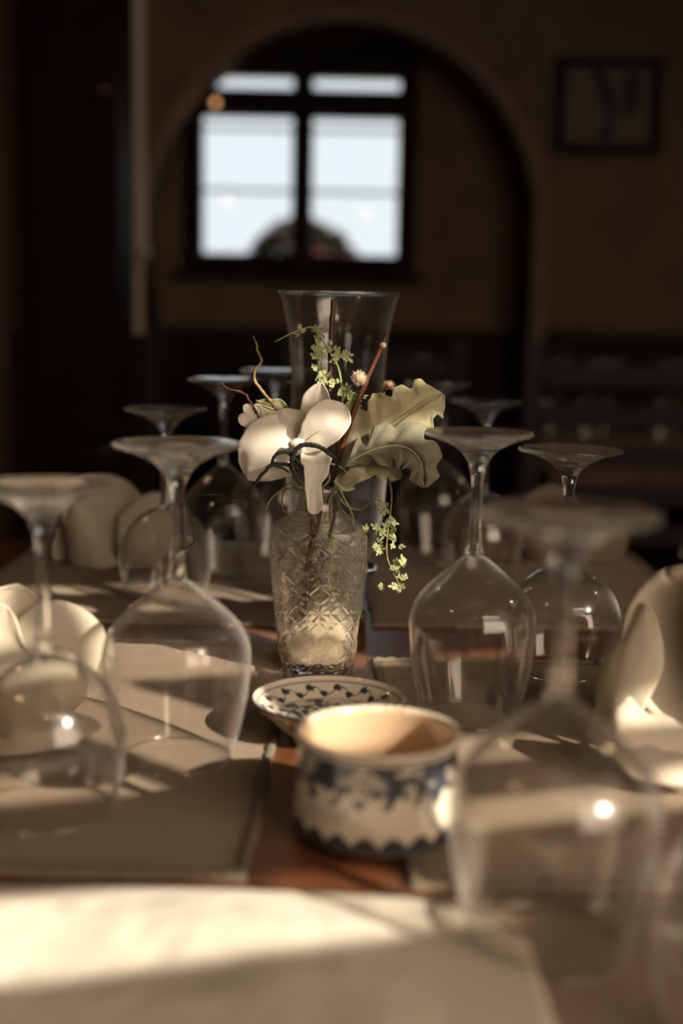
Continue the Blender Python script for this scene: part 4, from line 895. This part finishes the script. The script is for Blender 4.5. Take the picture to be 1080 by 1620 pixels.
# right front napkin: a rolled cone with its mouth to the left and towards us
Y3 = .86; t = thing('napkin', (.24, Y3, MZ), 'sunlit cream napkin rolled into a wide cone at the right frame edge', 'napkin', 'folded napkins')
mc = pt(1092, 1030, Y3); rows = []
ax = Vector((-.62, -.76, .10)).normalized(); uu = Vector((0, 0, 1)); uu = (uu - ax * uu.dot(ax)).normalized(); rr_ = ax.cross(uu)
nrow = 34
for i in range(nrow):
    s = i / (nrow - 1)
    row = []
    for j in range(49):
        an = 2 * math.pi * j / 48 + .4
        lip = .0475 + .004 * math.sin(an * 2 + 1)
        if s < .45:      # the inside, from deep to the mouth
            q = s / .45; depth = -.10 * (1 - q); rad = lip * (.45 + .55 * q ** .6)
        elif s < .58:    # rolled lip
            q = (s - .45) / .13; depth = .006 * math.sin(q * math.pi); rad = lip + .009 * q
        else:            # the outside
            q = (s - .58) / .42; depth = -.085 * q; rad = lip + .009 + .006 * math.sin(q * 3) - .022 * q + .0035 * math.sin(an * 7 + q * 2) * q
        p = mc + ax * depth + (uu * math.cos(an) + rr_ * math.sin(an)) * rad
        p.z = max(p.z, MZ + .0012 + (.0016 if s < .5 else 0))
        row.append(p)
    rows.append(row)
child_at(obj('roll', sheet(rows, .0012), M['napkin']), t)
for sp_, wl, wr, n_, kw in [
  ([pt(1075, 1150, Y3 - .02), pt(1020, 1145, Y3 - .03), pt(975, 1130, Y3 - .03), pt(930, 1165, Y3 - .01)], [2.4 * cm, 2.6 * cm, 2.4 * cm, 1.8 * cm, .4 * cm], [2 * cm, 2.2 * cm, 2 * cm, 1.2 * cm, .4 * cm], (-.3, -.6, 1), dict(cup=-.3, ripple=.003, freq=1.6, thick=.0016, seed=21)),
  ([pt(940, 1165, Y3 + .02), pt(962, 1110, Y3 + .02), pt(985, 1040, Y3 + .02), pt(1020, 955, Y3 + .02)], [1.0 * cm, 1.8 * cm, 1.9 * cm, 1.6 * cm, .6 * cm], [1.4 * cm, 2.6 * cm, 2.6 * cm, 2.2 * cm, .8 * cm], (-.8, -.6, .2), dict(cup=-.4, ripple=.003, freq=1.4, thick=.0016, seed=22)),
  ([pt(1110, 1215, Y3 - .06), pt(1060, 1205, Y3 - .06), pt(1010, 1190, Y3 - .05), pt(965, 1180, Y3 - .04)], [1.2 * cm, 1.8 * cm, 1.8 * cm, 1.2 * cm, .3 * cm], [1.2 * cm, 1.6 * cm, 1.6 * cm, 1 * cm, .3 * cm], (0, -.4, 1), dict(cup=-.35, ripple=.002, freq=2, thick=.0016, seed=23))]:
    o = obj('fold', leafmesh(sp_, wl, wr, n_, tip=.35, nu=48, nv=25, **kw), M['napkin'])
    for v in o.data.vertices: v.co.z = max(v.co.z, MZ + .0008)
    child_at(o, t)
# the cream cloth lying across the front
NX, NY = 90, 60; rows = []
for i in range(NX + 1):
    u = i / NX; x = -.335 + .430 * u; row = []
    for j in range(NY + 1):
        v = j / NY; yb = .622 + .012 * math.sin(u * 3.1) - .9 * max(0, u - .86) ** 1.6; yf = .36 - .03 * u
        yy = yf + (yb - yf) * v; xx = x + .012 * (1 - v) * math.sin(u * 9)
        z = TZ + .0072 + .0035 * math.sin(u * math.pi) ** .5 * (.5 + .5 * math.cos((v - .8) * 5)) + .0022 * math.sin(xx * 38 + yy * 16) + .0028 * noise.noise(Vector((xx * 26, yy * 30, 1))) + .0012 * noise.noise(Vector((xx * 80, yy * 90, 4)))
        z -= .004 * math.exp(-((xx - .040 - (.62 - yy) * .3) / .010) ** 2)
        z += .010 * math.exp(-((xx + .205 + (.63 - yy) * .35) / .016) ** 2)
        ed = min(v, 1 - v, u * 1.5, (1 - u) * 1.5); z = TZ + .0068 + (z - TZ - .0068) * min(1, ed * 14)
        row.append(Vector((xx, yy, max(z, TZ + .0068))))
    rows.append(row)
clo = obj('table_cloth', sheet(rows, .0022), vcol(mat('embroidered_linen', rough=.9, Sheen_Weight=.15)))
def clothpaint(c):
    base = Vector((.72, .65, .53)); f = 0
    q = c.x / .045; k = round(q); dx = (q - k) * .045; dy = c.y - .605 - .006 * math.sin(k * 2.1)
    f = .5 * (1 - sst(.004, .009, math.hypot(dx, dy))) if k % 2 else .25 * (1 - sst(.006, .012, math.hypot(dx * .6, dy)))
    return mixv(base, (.30, .31, .30), f)
paint(clo, clothpaint); setloc(clo, (-.14, .5, TZ + .005))
tag(clo, 'thick cream embroidered cloth lying across the front of the table', 'cloth')
